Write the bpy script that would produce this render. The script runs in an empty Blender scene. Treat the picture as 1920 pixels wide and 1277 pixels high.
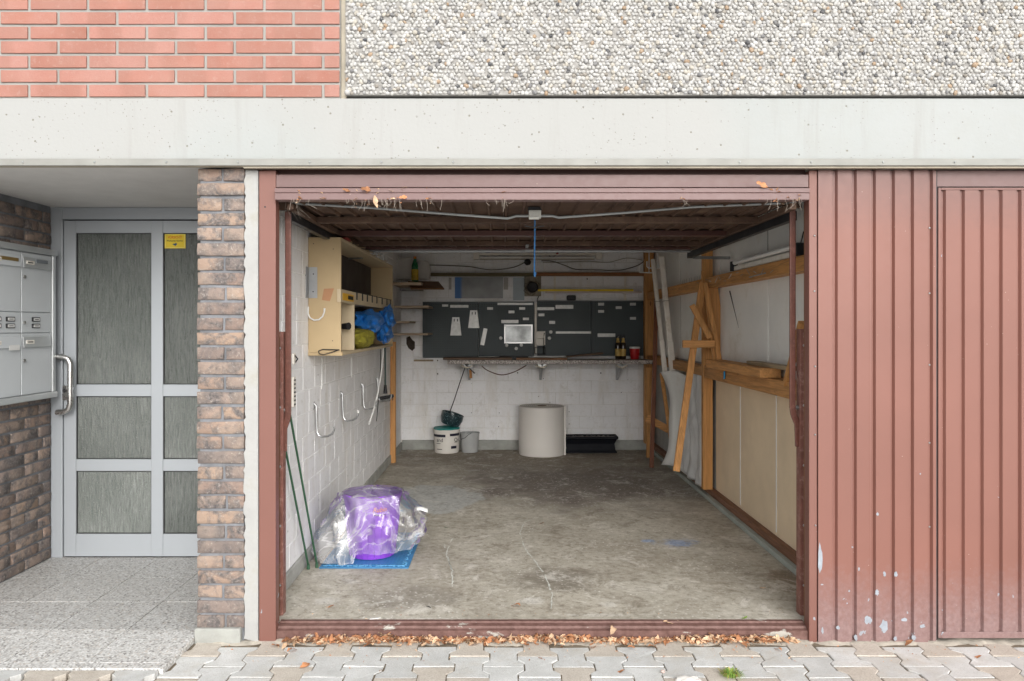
import bpy, math, random
import numpy as np
from mathutils import Vector, Matrix, noise as mnoise

random.seed(7)
rng = np.random.default_rng(7)
S = bpy.context.scene
COL = S.collection
R = math.radians
PI = math.pi

# ------------------------------------------------------------------ camera, world, sun, exposure
F, CX, CY, CAMZ, CAMY = 1400.0, 943.0, 612.0, 1.41, -3.5
cam_d = bpy.data.cameras.new('camera')
cam = bpy.data.objects.new('camera', cam_d)
COL.objects.link(cam)
cam.location = (0, CAMY, CAMZ)
cam.rotation_euler = (R(90), 0, 0)
cam_d.sensor_width = 36
cam_d.lens = F / 1920 * 36
cam_d.shift_x = (960 - CX) / 1920
cam_d.shift_y = (CY - 638.5) / 1920
cam_d.clip_start = .05
cam_d.clip_end = 500
S.camera = cam

SUN_EL, SUN_AZ = 25, 12             # a wide soft sun behind the camera, veiled by cloud
world = bpy.data.worlds.new('World')
S.world = world
world.use_nodes = True
wn, wl = world.node_tree.nodes, world.node_tree.links
wn.clear()
sky = wn.new('ShaderNodeTexSky')
sky.sky_type = 'NISHITA'
sky.sun_disc = False
sky.sun_elevation = R(SUN_EL)
sky.sun_rotation = R(180 - SUN_AZ)
sky.dust_density = 4.0
sky.air_density = 1.0
hs = wn.new('ShaderNodeHueSaturation')
hs.inputs['Saturation'].default_value = .16      # overcast: the sky is grey rather than blue
bg = wn.new('ShaderNodeBackground')
bg.inputs['Strength'].default_value = .15
wo = wn.new('ShaderNodeOutputWorld')
wl.new(sky.outputs[0], hs.inputs['Color'])
wl.new(hs.outputs[0], bg.inputs[0])
wl.new(bg.outputs[0], wo.inputs[0])

sun_d = bpy.data.lights.new('sun', 'SUN')
sun_d.energy = 1.5
sun_d.angle = R(115)
sun_d.color = (1, .985, .96)
sun = bpy.data.objects.new('sun', sun_d)
COL.objects.link(sun)
v = Vector((math.sin(R(SUN_AZ)) * math.cos(R(SUN_EL)), -math.cos(R(SUN_AZ)) * math.cos(R(SUN_EL)), math.sin(R(SUN_EL))))
sun.rotation_euler = v.to_track_quat('Z', 'Y').to_euler()
sun.location = (1, -8, 6)

S.view_settings.view_transform = 'Standard'
S.view_settings.look = 'None'
S.view_settings.gamma = 1
S.view_settings.use_curve_mapping = False
S.view_settings.exposure = 0.52
S.render.engine = 'CYCLES'
S.cycles.max_bounces = 14
S.cycles.diffuse_bounces = 10
S.cycles.glossy_bounces = 4
S.cycles.transmission_bounces = 8
S.cycles.transparent_max_bounces = 16
S.cycles.caustics_reflective = False
S.cycles.caustics_refractive = False
S.cycles.use_denoising = True

# ------------------------------------------------------------------ measuring helpers
def W(px, py, Y):
    d = Y - CAMY
    return Vector(((px - CX) * d / F, Y, CAMZ - (py - CY) * d / F))
def XF(px, Y): return (px - CX) * (Y - CAMY) / F
def ZF(py, Y): return CAMZ - (py - CY) * (Y - CAMY) / F
def WF(px, py, z=0.0):
    d = F * (CAMZ - z) / (py - CY)
    return W(px, py, d + CAMY)
def WX(px, py, X):
    d = X * F / (px - CX)
    return W(px, py, d + CAMY)

# ------------------------------------------------------------------ materials
def srgb(r, g, b):
    def f(c):
        c /= 255
        return c / 12.92 if c <= .04045 else ((c + .055) / 1.055) ** 2.4
    return (f(r), f(g), f(b), 1)

class NT:
    def __init__(s, name):
        s.m = bpy.data.materials.new(name)
        s.m.use_nodes = True
        s.n, s.l = s.m.node_tree.nodes, s.m.node_tree.links
        s.p = s.n['Principled BSDF']
        s.out = s.n['Material Output']
        tc = s.n.new('ShaderNodeTexCoord')
        oi = s.n.new('ShaderNodeObjectInfo')
        s.rnd = oi.outputs['Random']
        mul = s.n.new('ShaderNodeVectorMath'); mul.operation = 'SCALE'
        comb = s.n.new('ShaderNodeCombineXYZ')
        for i in range(3): s.l.new(s.rnd, comb.inputs[i])
        s.l.new(comb.outputs[0], mul.inputs[0]); mul.inputs['Scale'].default_value = 37.0
        add = s.n.new('ShaderNodeVectorMath'); add.operation = 'ADD'
        s.l.new(tc.outputs['Object'], add.inputs[0]); s.l.new(mul.outputs[0], add.inputs[1])
        s.co = add.outputs[0]
        s.obj = tc.outputs['Object']
        g = s.n.new('ShaderNodeNewGeometry')
        s.pos = g.outputs['Position']
    def link(s, a, b): s.l.new(a, b)
    def scaled(s, co, sc):
        m = s.n.new('ShaderNodeMapping')
        s.l.new(co, m.inputs[0]); m.inputs['Scale'].default_value = sc
        return m.outputs[0]
    def noise(s, scale, detail=4, rough=.55, co=None, stretch=None, dist=0):
        t = s.n.new('ShaderNodeTexNoise')
        c = co or s.co
        if stretch: c = s.scaled(c, stretch)
        s.l.new(c, t.inputs['Vector'])
        t.inputs['Scale'].default_value = scale; t.inputs['Detail'].default_value = detail
        t.inputs['Roughness'].default_value = rough; t.inputs['Distortion'].default_value = dist
        return t.outputs['Fac']
    def voro(s, scale, feature='F1', co=None, stretch=None, rand=1, out='Distance'):
        t = s.n.new('ShaderNodeTexVoronoi'); t.feature = feature
        c = co or s.co
        if stretch: c = s.scaled(c, stretch)
        s.l.new(c, t.inputs['Vector']); t.inputs['Scale'].default_value = scale
        t.inputs['Randomness'].default_value = rand
        return t.outputs[out]
    def ramp(s, fac, stops, interp='LINEAR'):
        r = s.n.new('ShaderNodeValToRGB')
        s.l.new(fac, r.inputs[0])
        cr = r.color_ramp; cr.interpolation = interp
        while len(cr.elements) > 1: cr.elements.remove(cr.elements[0])
        for i, (p, c) in enumerate(stops):
            if not hasattr(c, '__len__'): c = (c, c, c, 1)
            if len(c) == 3: c = (*c, 1)
            e = cr.elements[0] if i == 0 else cr.elements.new(p)
            e.position = p; e.color = c
        return r.outputs[0]
    def mr(s, fac, a, b, c=0, d=1):
        m = s.n.new('ShaderNodeMapRange')
        s.l.new(fac, m.inputs[0])
        for i, v in enumerate((a, b, c, d)): m.inputs[i + 1].default_value = v
        return m.outputs[0]
    def mix(s, fac, a, b, mode='MIX'):
        m = s.n.new('ShaderNodeMix'); m.data_type = 'RGBA'; m.blend_type = mode
        for v, k in ((fac, 0), (a, 6), (b, 7)):
            if hasattr(v, 'links'): s.l.new(v, m.inputs[k])
            elif k == 0: m.inputs[0].default_value = v
            else:
                if not hasattr(v, '__len__'): v = (v, v, v, 1)
                m.inputs[k].default_value = (*v[:3], 1)
        return m.outputs[2]
    def math(s, op, a, b=None, clamp=False):
        m = s.n.new('ShaderNodeMath'); m.operation = op; m.use_clamp = clamp
        for i, v in enumerate((a, b)):
            if v is None: continue
            if hasattr(v, 'links'): s.l.new(v, m.inputs[i])
            else: m.inputs[i].default_value = v
        return m.outputs[0]
    def bump(s, h, strength=.3, dist=.01, prev=None):
        b = s.n.new('ShaderNodeBump')
        s.l.new(h, b.inputs['Height']); b.inputs['Strength'].default_value = strength; b.inputs['Distance'].default_value = dist
        if prev: s.l.new(prev, b.inputs['Normal'])
        return b.outputs[0]
    def spot(s, x, y, rx, ry, rot=0, soft=.35, edge=.35, nscale=9, co=None):
        """irregular stain mask, world position on a floor"""
        m = s.n.new('ShaderNodeMapping'); m.vector_type = 'TEXTURE'
        s.l.new(co or s.pos, m.inputs[0])
        m.inputs['Location'].default_value = (x, y, 0); m.inputs['Rotation'].default_value = (0, 0, rot)
        m.inputs['Scale'].default_value = (rx, ry, 1000)
        ln = s.n.new('ShaderNodeVectorMath'); ln.operation = 'LENGTH'
        s.l.new(m.outputs[0], ln.inputs[0])
        n = s.mr(s.noise(nscale, 5, .65, co=s.pos), .3, .7, -edge, edge)
        d = s.math('ADD', ln.outputs['Value'], n)
        return s.mr(d, 1 + soft / 2, 1 - soft / 2)
    def done(s, color=None, rough=None, metal=None, normal=None, spec=None):
        for v, k in ((color, 'Base Color'), (rough, 'Roughness'), (metal, 'Metallic'), (normal, 'Normal'), (spec, 'Specular IOR Level')):
            if v is None: continue
            if hasattr(v, 'links'): s.l.new(v, s.p.inputs[k])
            elif k == 'Base Color': s.p.inputs[k].default_value = (*v[:3], 1)
            else: s.p.inputs[k].default_value = v
        return s.m

MATS = {}
def simple(name, col, rough=.7, metal=0, var=.18, scale=6, bump=.15, bscale=90, bdist=.002, rand=.1, spec=.4, dirt=None, dscale=3, stretch=None):
    if name in MATS: return MATS[name]
    t = NT(name)
    c = tuple(col[:3])
    n = t.noise(scale, 5, .6, stretch=stretch)
    lo = tuple(x * (1 - var) for x in c); hi = tuple(min(1, x * (1 + var)) for x in c)
    colr = t.ramp(n, [(.3, lo), (.7, hi)])
    if rand: colr = t.mix(1.0, colr, t.ramp(t.rnd, [(0, 1 - rand), (1, min(1.0, 1 + rand))]), 'MULTIPLY')
    if dirt:
        dn = t.noise(dscale, 7, .7)
        colr = t.mix(t.mr(dn, .52, .68), colr, dirt)
    nb = t.noise(bscale, 4, .6, stretch=stretch)
    MATS[name] = t.done(colr, t.mr(n, .2, .8, min(1, rough + .08), max(0, rough - .08)), metal, t.bump(nb, bump, bdist), spec)
    return MATS[name]

def make_wood(name, col, axis='z', dark=.55, rough=.6, knots=True):
    if name in MATS: return MATS[name]
    t = NT(name)
    st = {'x': (.06, 1, 1), 'y': (1, .06, 1), 'z': (1, 1, .06)}[axis]
    g = t.noise(55, 5, .6, stretch=st, dist=1.2)
    g2 = t.noise(9, 3, .5, stretch=st)
    c = tuple(col[:3]); d = tuple(x * dark for x in c)
    base = t.ramp(g, [(.35, d), (.6, c)])
    base = t.mix(t.mr(g2, .35, .7, 0, .6), base, tuple(x * .72 for x in c))
    if knots:
        kn = t.voro(6, 'F1', stretch=tuple(2 if s_ == 1 else .5 for s_ in st))
        base = t.mix(t.mr(kn, .11, .06), base, tuple(x * .25 for x in c))
    base = t.mix(1.0, base, t.ramp(t.rnd, [(0, .75), (1, 1.0)]), 'MULTIPLY')
    MATS[name] = t.done(base, rough, 0, t.bump(g, .25, .002), .35)
    return MATS[name]

# painted concrete beam with blow holes
def mk_beam():
    t = NT('painted_concrete')
    n = t.noise(1.3, 5, .6); n2 = t.noise(14, 4, .6)
    c = t.ramp(n, [(.3, (.332, .347, .340)), (.7, (.358, .372, .369))])
    c = t.mix(t.mr(n2, .4, .75, 0, .25), c, (.33, .335, .31))
    c = t.mix(t.mr(t.noise(.45, 2, .4), .47, .53), c, t.mix(n, (.335, .338, .327), (.365, .369, .361)))
    dr = t.noise(9, 5, .7, stretch=(1, 1, .07))
    c = t.mix(t.mr(dr, .56, .72, 0, .35), c, (.27, .265, .24))
    v = t.voro(17); pm = t.noise(3, 3)
    hole = t.math('MULTIPLY', t.mr(v, .095, .06), t.mr(pm, .36, .46))
    v2 = t.voro(48); hole2 = t.math('MULTIPLY', t.mr(v2, .14, .08), t.mr(t.noise(5, 3), .46, .56))
    hole = t.math('MAXIMUM', hole, hole2)
    c = t.mix(hole, c, (.22, .21, .18))
    st = t.noise(5, 6, .7, stretch=(1, 1, .15))
    c = t.mix(t.mr(st, .6, .85, 0, .35), c, (.31, .305, .275))
    h = t.math('SUBTRACT', t.noise(60, 4), t.math('MULTIPLY', hole, 3.0))
    return t.done(c, .75, 0, t.bump(h, .35, .003), .3)
M_beam = mk_beam()

def mk_pinkbrick():
    t = NT('pink_brick')
    n = t.noise(7, 3, .5); f = t.noise(130, 5, .7)
    c = t.ramp(t.rnd, [(0, (0.310, 0.122, 0.087)), (.3, (0.360, 0.155, 0.115)), (.55, (0.372, 0.175, 0.143)), (.8, (0.341, 0.145, 0.108)), (1, (0.391, 0.198, 0.168))])
    c = t.mix(t.mr(n, .35, .65, 0, .5), c, (0.409, 0.218, 0.182))
    c = t.mix(t.mr(f, .5, .75, 0, .55), c, (0.298, 0.125, 0.095))
    half = t.noise(4.5, 1, .3, stretch=(1, .1, .1))
    c = t.mix(t.mr(half, .48, .52, 0, .45), c, (0.258, 0.116, 0.083))
    c = t.mix(t.mr(t.noise(45, 5, .7), .56, .7, 0, .5), c, (0.396, 0.255, 0.223))
    c = t.mix(t.mr(t.noise(2.4, 5, .7, co=t.pos), .38, .68, .12, .42), c, (.36, .235, .20))
    dots = t.voro(160)
    c = t.mix(t.mr(dots, .16, .08, 0, .6), c, (0.260, 0.106, 0.070))
    return t.done(c, .88, 0, t.bump(f, .5, .003), .2)
M_pinkbrick = mk_pinkbrick()

def mk_oldbrick():
    t = NT('weathered_clinker_brick')
    n = t.noise(13, 6, .65, dist=.6); f = t.noise(70, 6, .7); n3 = t.noise(5, 3)
    a = t.ramp(t.rnd, [(0, (0.354, 0.256, 0.191)), (.25, (0.268, 0.194, 0.159)), (.45, (0.171, 0.147, 0.137)), (.6, (0.342, 0.256, 0.203)), (.8, (0.220, 0.181, 0.163)), (1, (0.317, 0.225, 0.178))])
    c = t.mix(t.mr(n, .42, .58), a, t.ramp(f, [(.35, (0.079, 0.073, 0.074)), (.65, (0.207, 0.181, 0.168))]))
    c = t.mix(t.mr(n3, .52, .72, 0, .7), c, (0.378, 0.294, 0.235))
    c = t.mix(t.mr(f, .58, .72, 0, .6), c, (0.451, 0.419, 0.381))
    h = t.math('ADD', t.math('MULTIPLY', n, 1.2), f)
    return t.done(c, .88, 0, t.bump(h, .8, .006), .25)
M_oldbrick = mk_oldbrick()

def mk_whiteblock():
    t = NT('white_painted_block')
    n = t.noise(2.2, 5, .6, co=t.pos); n2 = t.noise(40, 5, .65, co=t.pos)
    c = t.ramp(n, [(.3, (.79, .79, .80)), (.7, (.87, .87, .88))])
    c = t.mix(t.mr(n2, .55, .8, 0, .5), c, (.60, .585, .56))
    sp = t.voro(9, co=t.pos)
    m = t.math('MULTIPLY', t.mr(sp, .07, .04), t.mr(t.noise(3, 2, co=t.pos), .5, .58))
    c = t.mix(m, c, (.20, .19, .17))
    st = t.noise(4, 6, .7, stretch=(1, 1, .25), co=t.pos)
    c = t.mix(t.mr(st, .52, .7, 0, .55), c, (.62, .575, .50))
    c = t.mix(t.mr(t.noise(11, 6, .75, co=t.pos), .56, .68, 0, .5), c, (.55, .53, .49))
    return t.done(c, .7, 0, t.bump(n2, .45, .004), .3)
M_block = mk_whiteblock()

def mk_red(name, grime_and_shade, paint=(.212, .094, .073), chips=True):
    """oxide red gloss paint: faded areas, scratches and chips down to grey primer near the ground"""
    t = NT(name)
    n = t.noise(1.6, 4, .5, co=t.pos); f = t.noise(30, 5, .7, co=t.pos)
    c = t.ramp(n, [(.3, tuple(x * .93 for x in paint)), (.7, tuple(min(1, x * 1.07) for x in paint))])
    sep = t.n.new('ShaderNodeSeparateXYZ'); t.l.new(t.pos, sep.inputs[0])
    z = sep.outputs['Z']
    if grime_and_shade:
        low = t.mr(t.math('ADD', z, t.mr(f, .3, .7, -.08, .08)), .30, .0)
        dust = t.mix(t.mr(t.noise(55, 5, .7, co=t.pos), .35, .7), (.20, .125, .12), (.27, .185, .18))
        c = t.mix(t.math('MULTIPLY', low, .9), c, dust)
        hi = t.mr(t.math('ADD', z, t.mr(f, .3, .7, -.05, .05)), 1.85, 2.13)  # soft shade under the beam, put into the paint colour near the top
        c = t.mix(t.math('MULTIPLY', hi, .75), c, (.155, .092, .085))
    if chips:
        ch = t.noise(24, 3, .5, co=t.scaled(t.pos, (1.3, 1.3, .8)))
        lim = t.mr(z, .6, -.05, .80, .675)
        m = t.math('GREATER_THAN', ch, lim)
        c = t.mix(m, c, (.28, .30, .335))
        sp = t.voro(26, co=t.pos)
        m2 = t.math('MULTIPLY', t.mr(sp, .05, .035), t.mr(t.noise(4, 2, co=t.pos), .5, .56))
        c = t.mix(m2, c, (.44, .37, .31))
    return t.done(c, t.mr(f, .3, .7, .38, .52), 0, t.bump(f, .12, .002), .4)
M_red = mk_red('oxide_red_paint', True)
M_red_plain = mk_red('faded_red_paint', False, (.190, .086, .068))
M_red_dusty = mk_red('dusty_red_paint', True, (.185, .118, .115))
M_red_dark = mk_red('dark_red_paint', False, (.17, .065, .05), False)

M_red_vdark = mk_red('maroon_rail_and_shade', False, (.07, .028, .022), False)  # paint of the door rails, also the painted shade band over the lintel
def mk_door_inside():
    t = NT('rusty_brown_door_inside')
    n = t.noise(3, 6, .7, co=t.pos); f = t.noise(40, 5, .7, co=t.pos)
    c = t.ramp(n, [(.3, (.05, .028, .019)), (.55, (.095, .056, .038)), (.75, (.19, .13, .085))])
    c = t.mix(t.mr(f, .55, .75, 0, .5), c, (.22, .15, .10))
    return t.done(c, .7, 0, t.bump(f, .2, .002), .3)
M_inside = mk_door_inside()

def mk_concrete():
    t = NT('stained_concrete_floor')
    n = t.noise(1.3, 8, .68, co=t.pos, dist=.5)
    n2 = t.noise(6, 7, .72, co=t.pos, dist=.6); f = t.noise(70, 5, .7, co=t.pos)
    c = t.ramp(n, [(.25, (.27, .235, .185)), (.5, (.46, .43, .36)), (.72, (.66, .63, .555))])
    c = t.mix(t.mr(n2, .35, .7, 0, .55), c, (.30, .27, .22))
    c = t.mix(t.mr(f, .52, .78, 0, .4), c, (.52, .49, .43))
    def sp(px, py, rx, ry, col, amt=1., **k):
        p = WF(px, py)
        nonlocal c
        c = t.mix(t.math('MULTIPLY', t.spot(p.x, p.y, rx, ry, **k), amt), c, col)
    # the darker oily middle, browner back, blue grey wash at the left
    sp(1080, 905, 1.0, .8, (.16, .135, .12), .9, soft=.8, edge=.5, nscale=3)
    sp(1000, 850, 1.6, .8, (.22, .18, .135), .8, soft=.8, edge=.4, nscale=2)
    sp(1040, 1085, .22, .17, (.12, .10, .075), .6, soft=.9, edge=.5, nscale=7)
    sp(760, 1120, .25, .16, (.22, .20, .17), .6, soft=.7, edge=.5, nscale=4)
    sp(800, 935, .42, .50, (.47, .485, .475), .85, soft=.12, edge=.25, nscale=3)
    sp(1060, 935, .14, .2, (.50, .48, .43), .0)
    sp(1270, 1018, .11, .07, (.26, .36, .58), .75, soft=.9, edge=.7, nscale=14)
    sp(1215, 1014, .04, .03, (.26, .38, .62), .8, soft=.7, edge=.6, nscale=18)
    for (px, py, rx, ry) in ((998, 1127, .055, .045), (1140, 1133, .04, .03), (1120, 1153, .13, .02), (612, 1127, .06, .045), (655, 1090, .05, .04)):
        sp(px, py, rx, ry, (.60, .58, .53), .85, soft=.5, edge=.5, nscale=22)
    sp(1075, 1150, .25, .25, (.50, .46, .38), .35, soft=.4, edge=.5, nscale=3)
    sp(1490, 1090, .12, .2, (.20, .15, .10), .8, soft=.9, edge=.7, nscale=8)
    # speckles: paint splats, grit, drag marks
    v = t.voro(32, co=t.pos); pm = t.noise(1.7, 4, .6, co=t.pos)
    m = t.math('MULTIPLY', t.mr(v, .22, .14), t.mr(pm, .44, .60))
    c = t.mix(t.math('MULTIPLY', m, .8), c, (.78, .76, .71))
    q = WF(1090, 930)
    v4 = t.voro(28, co=t.pos); m4 = t.math('MULTIPLY', t.mr(v4, .26, .16), t.spot(q.x, q.y, .85, .55, soft=.9, edge=.5, nscale=4))
    c = t.mix(t.math('MULTIPLY', m4, t.mr(t.noise(9, 3, .6, co=t.pos), .48, .58, 0, .85)), c, (.72, .70, .66))
    v2 = t.voro(55, co=t.pos); m2 = t.math('MULTIPLY', t.mr(v2, .17, .10), t.mr(t.noise(2.6, 4, .6, co=t.pos), .45, .6))
    c = t.mix(t.math('MULTIPLY', m2, .75), c, (.12, .095, .07))
    v3 = t.voro(13, co=t.pos, stretch=(.8, 1.5, 1)); m3 = t.math('MULTIPLY', t.mr(v3, .13, .09), t.mr(t.noise(1.3, 4, .6, co=t.pos), .52, .6))
    c = t.mix(t.math('MULTIPLY', m3, .7), c, (.70, .68, .62))
    sc = t.noise(4.5, 9, .78, co=t.pos, dist=.8)
    c = t.mix(t.mr(sc, .54, .62, 0, .6), c, (.70, .67, .61))
    c = t.mix(t.mr(sc, .46, .36, 0, .6), c, (.19, .16, .12))
    g2 = t.noise(24, 7, .75, co=t.pos)
    c = t.mix(t.mr(g2, .52, .64, 0, .6), c, (.17, .145, .11))
    c = t.mix(t.mr(g2, .46, .34, 0, .5), c, (.66, .63, .56))
    h = t.math('ADD', n2, f)
    return t.done(c, t.mr(n, .3, .7, .55, .8), 0, t.bump(h, .5, .004), .35)
M_floor = mk_concrete()

def mk_terrazzo(name, light):
    t = NT(name)
    v = t.n.new('ShaderNodeTexVoronoi'); t.l.new(t.scaled(t.co, (1, .8, 1)), v.inputs['Vector']); v.inputs['Scale'].default_value = 125
    cell = t.n.new('ShaderNodeSeparateColor'); t.l.new(v.outputs['Color'], cell.inputs[0])
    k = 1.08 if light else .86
    stops = [(0, (.20 * k, .19 * k, .18 * k)), (.10, (.40 * k, .39 * k, .38 * k)), (.35, (.60 * k, .60 * k, .585 * k)), (.75, (.74 * k, .74 * k, .73 * k)), (.92, (.55 * k, .50 * k, .45 * k))]
    c = t.ramp(cell.outputs[0], stops, 'CONSTANT')
    c = t.mix(t.mr(v.outputs['Distance'], .35, .75, 0, .65), c, (.47 * k, .46 * k, .44 * k))
    n = t.noise(2.5, 5, .6)
    c = t.mix(t.mr(n, .4, .75, 0, .4), c, (.45 * k, .44 * k, .42 * k))
    return t.done(c, .62 if light else .5, 0, t.bump(v.outputs['Distance'], .15, .001), .4)
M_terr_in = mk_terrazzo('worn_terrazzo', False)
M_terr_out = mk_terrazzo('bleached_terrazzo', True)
def mk_granite():
    t = NT('speckled_stone_worktop')
    v = t.n.new('ShaderNodeTexVoronoi'); t.l.new(t.co, v.inputs['Vector']); v.inputs['Scale'].default_value = 120
    cell = t.n.new('ShaderNodeSeparateColor'); t.l.new(v.outputs['Color'], cell.inputs[0])
    c = t.ramp(cell.outputs[1], [(0, (.12, .10, .09)), (.3, (.33, .29, .26)), (.7, (.50, .46, .42))], 'CONSTANT')
    return t.done(c, .45, 0, None, .5)
M_granite = mk_granite()

def mk_paver():
    t = NT('concrete_paver')
    n = t.noise(9, 5, .65); f = t.noise(150, 4, .75); f2 = t.voro(200); big = t.noise(3.5, 5, .7, co=t.pos)
    c = t.ramp(n, [(.3, (.58, .59, .575)), (.7, (.73, .74, .73))])
    c = t.mix(1.0, c, t.ramp(t.rnd, [(0, .86), (1, 1.0)]), 'MULTIPLY')
    c = t.mix(t.mr(f, .5, .68, 0, .55), c, (.40, .385, .35))
    c = t.mix(t.mr(f2, .22, .10, 0, .6), c, (.30, .28, .25))
    c = t.mix(t.mr(big, .5, .68, 0, .5), c, (.50, .455, .38))
    return t.done(c, .85, 0, t.bump(f, .7, .004), .3)
M_paver = mk_paver()
def mk_paver2():
    t = NT('sandy_aggregate_paver')
    n = t.noise(8, 5, .65); f = t.noise(150, 4, .7); f2 = t.voro(210)
    c = t.ramp(n, [(.3, (.50, .455, .395)), (.7, (.62, .575, .51))])
    c = t.mix(t.mr(f, .45, .75, 0, .6), c, (.28, .23, .18))
    c = t.mix(t.mr(f2, .3, .15, 0, .5), c, (.64, .58, .50))
    return t.done(c, .92, 0, t.bump(f, .7, .004), .2)
M_paver2 = mk_paver2()

M_mortar = simple('light_mortar', (.33, .325, .305), .9, var=.12, bump=.5, bscale=120)
M_mortar_dark = simple('grey_mortar', (.19, .197, .212), .9, var=.25, scale=12, bump=.6, bscale=80, bdist=.004)
M_joint = simple('sandy_joint_soil', (.20, .165, .12), .95, var=.35, scale=30, bump=.8, bscale=90, bdist=.006)
M_plaster = simple('white_rough_plaster', (.37, .37, .36), .85, var=.10, scale=4, bump=.6, bscale=40, bdist=.005, dirt=(.33, .32, .28), dscale=4)
M_ceiling = simple('grey_painted_ceiling', (.70, .69, .67), .8, var=.05, bump=.15, bscale=60)
M_stone_grey = simple('grey_cement_plinth', (.36, .365, .34), .9, var=.2, scale=8, bump=.7, bscale=35, bdist=.006)
M_drip = simple('dull_aluminium_drip_rail', (.27, .27, .25), .6, .1, var=.15, scale=5, bump=.05)
M_tan = simple('stained_soffit_edge', (.40, .36, .29), .8, var=.2)
M_alu = simple('anodised_aluminium', (.37, .395, .42), .38, .15, var=.03, scale=2, bump=.02, rand=.02)
M_alu_dark = simple('door_gasket', (.03, .03, .03), .7, var=.1)
M_box = simple('silver_mailbox_paint', (.60, .63, .65), .42, .1, var=.04, scale=2, bump=.02, rand=.04)
M_boxframe = simple('aluminium_mailbox_frame', (.55, .57, .575), .35, .5, var=.05, bump=.02)
M_steel = simple('brushed_stainless_steel', (.60, .59, .57), .28, .95, var=.06, scale=20, bump=.04)
M_zinc = simple('galvanised_steel', (.36, .37, .37), .35, .85, var=.15, scale=25, bump=.05)
M_greymetal = simple('grey_painted_metal', (.33, .35, .35), .5, .2, var=.12)
M_blacktrack = simple('dark_greased_track', (.025, .028, .032), .4, .3, var=.3)
M_black = simple('black_plastic', (.018, .018, .02), .5, var=.2, bump=.03)
M_blacknavy = simple('dark_navy_plastic', (.008, .009, .013), .6, var=.15, bump=.03, spec=.15)
M_white = simple('white_plastic', (.76, .76, .74), .4, var=.04, bump=.02)
M_offwhite = simple('aged_white_enamel', (.80, .76, .69), .45, var=.07, scale=5, bump=.04, dirt=(.62, .56, .47), dscale=9)
M_cream = simple('cream_laminate', (.46, .345, .195), .55, var=.07, scale=3, bump=.05, rand=.03)
M_cream2 = simple('pale_cream_laminate', (.55, .45, .30), .55, var=.07, scale=3, bump=.05, rand=.03)
M_darkback = simple('dark_brown_hardboard', (.055, .042, .036), .7, var=.15)
M_tan_tape = simple('brown_parcel_tape', (.47, .24, .12), .5, var=.1)
M_yellow = simple('yellow_sticker', (.75, .56, .03), .5, var=.06)
M_orange_sticker = simple('orange_yellow_label', (.75, .42, .03), .5, var=.1)
M_txt_red = simple('red_print', (.62, .10, .02), .6, var=.05)
M_txt_black = simple('black_print', (.02, .02, .02), .6, var=.05)
M_pegboard = None
M_granite_edge = M_granite
M_wood = make_wood('orange_pine_z', (0.74, 0.37, 0.127), 'z')
M_woodx = make_wood('orange_pine_x', (0.72, 0.36, 0.127), 'x')
M_woody = make_wood('orange_pine_y', (0.72, 0.36, 0.127), 'y')
M_woodpaley = make_wood('pale_plank_y', (.50, .38, .24), 'y', knots=False)
M_woodred = make_wood('red_brown_wood_z', (.26, .085, .035), 'z', rough=.4, knots=False)
M_wooddark = make_wood('dark_plank_x', (.13, .075, .045), 'x', knots=False)
M_woodbrown = make_wood('brown_shelf_x', (.25, .12, .055), 'x', knots=False)
M_sole = make_wood('reddish_sole_plate', (.33, .165, .10), 'y', knots=False)
M_hardboard = simple('beige_hardboard', (.80, .65, .46), .75, var=.08, scale=2.5, bump=.1, rand=.05, dirt=(.72, .58, .41), dscale=2)
M_gypsum = simple('grey_white_fibre_board', (.83, .83, .80), .75, var=.08, scale=2, bump=.1, rand=.06, dirt=(.70, .68, .62), dscale=2)
M_foil = simple('grey_white_sheeting', (.66, .66, .65), .5, var=.12, scale=3, bump=.4, bscale=12, bdist=.01)
M_green = simple('green_coated_steel', (.03, .095, .05), .45, var=.15)
M_blue_mat = None
M_leaf = simple('dry_leaf', (.46, .21, .10), .8, var=.6, scale=22, rand=.35)
M_leaf2 = simple('pale_dry_leaf', (.66, .45, .29), .8, var=.45, scale=22, rand=.2)
M_grass = simple('green_grass_blade', (.20, .34, .05), .7, var=.3)
M_grass2 = simple('yellowed_grass_blade', (.45, .36, .09), .7, var=.3)
M_whitestone = simple('white_stone', (.72, .70, .66), .85, var=.12, scale=20, bump=.5)
M_teal = simple('teal_plastic', (.02, .27, .25), .4, var=.15)
M_bucket = simple('white_bucket_plastic', (.74, .71, .66), .45, var=.06, scale=5, bump=.04)
M_greybucket = simple('grey_bucket_plastic', (.42, .43, .43), .5, var=.1, scale=8, bump=.04)
M_roll = simple('greige_sheet_roll', (.70, .67, .63), .55, var=.03, scale=3, bump=.04, rand=0)
M_rolltop = simple('roll_end_layers', (.40, .36, .31), .7, var=.12, scale=40)
M_soil = simple('dry_potting_soil', (.30, .27, .24), .95, var=.5, scale=50, bump=.9, bscale=60, bdist=.01)
M_redtub = simple('red_glossy_plastic', (.45, .012, .015), .3, var=.08)
M_bottle = simple('brown_bottle_glass', (.02, .010, .005), .12, var=.1, spec=.6)
M_gold = simple('gold_paper_label', (.50, .34, .10), .5, .1, var=.2, scale=30)
M_greenbottle = simple('green_plastic_bottle', (.01, .12, .045), .3, var=.1)
M_bluebag = simple('blue_plastic_bag', (.015, .15, .48), .35, var=.3, scale=9, bump=.4, bscale=14, bdist=.01, spec=.6)
M_yellowcloth = simple('mustard_green_cloth', (.30, .27, .03), .9, var=.4, scale=14, bump=.4)
M_rope = simple('blue_rope', (.012, .075, .18), .6, var=.25, scale=30)
M_clothwhite = simple('white_paper_sack', (.58, .56, .53), .7, var=.1, bump=.3, bscale=12, bdist=.01)
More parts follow.
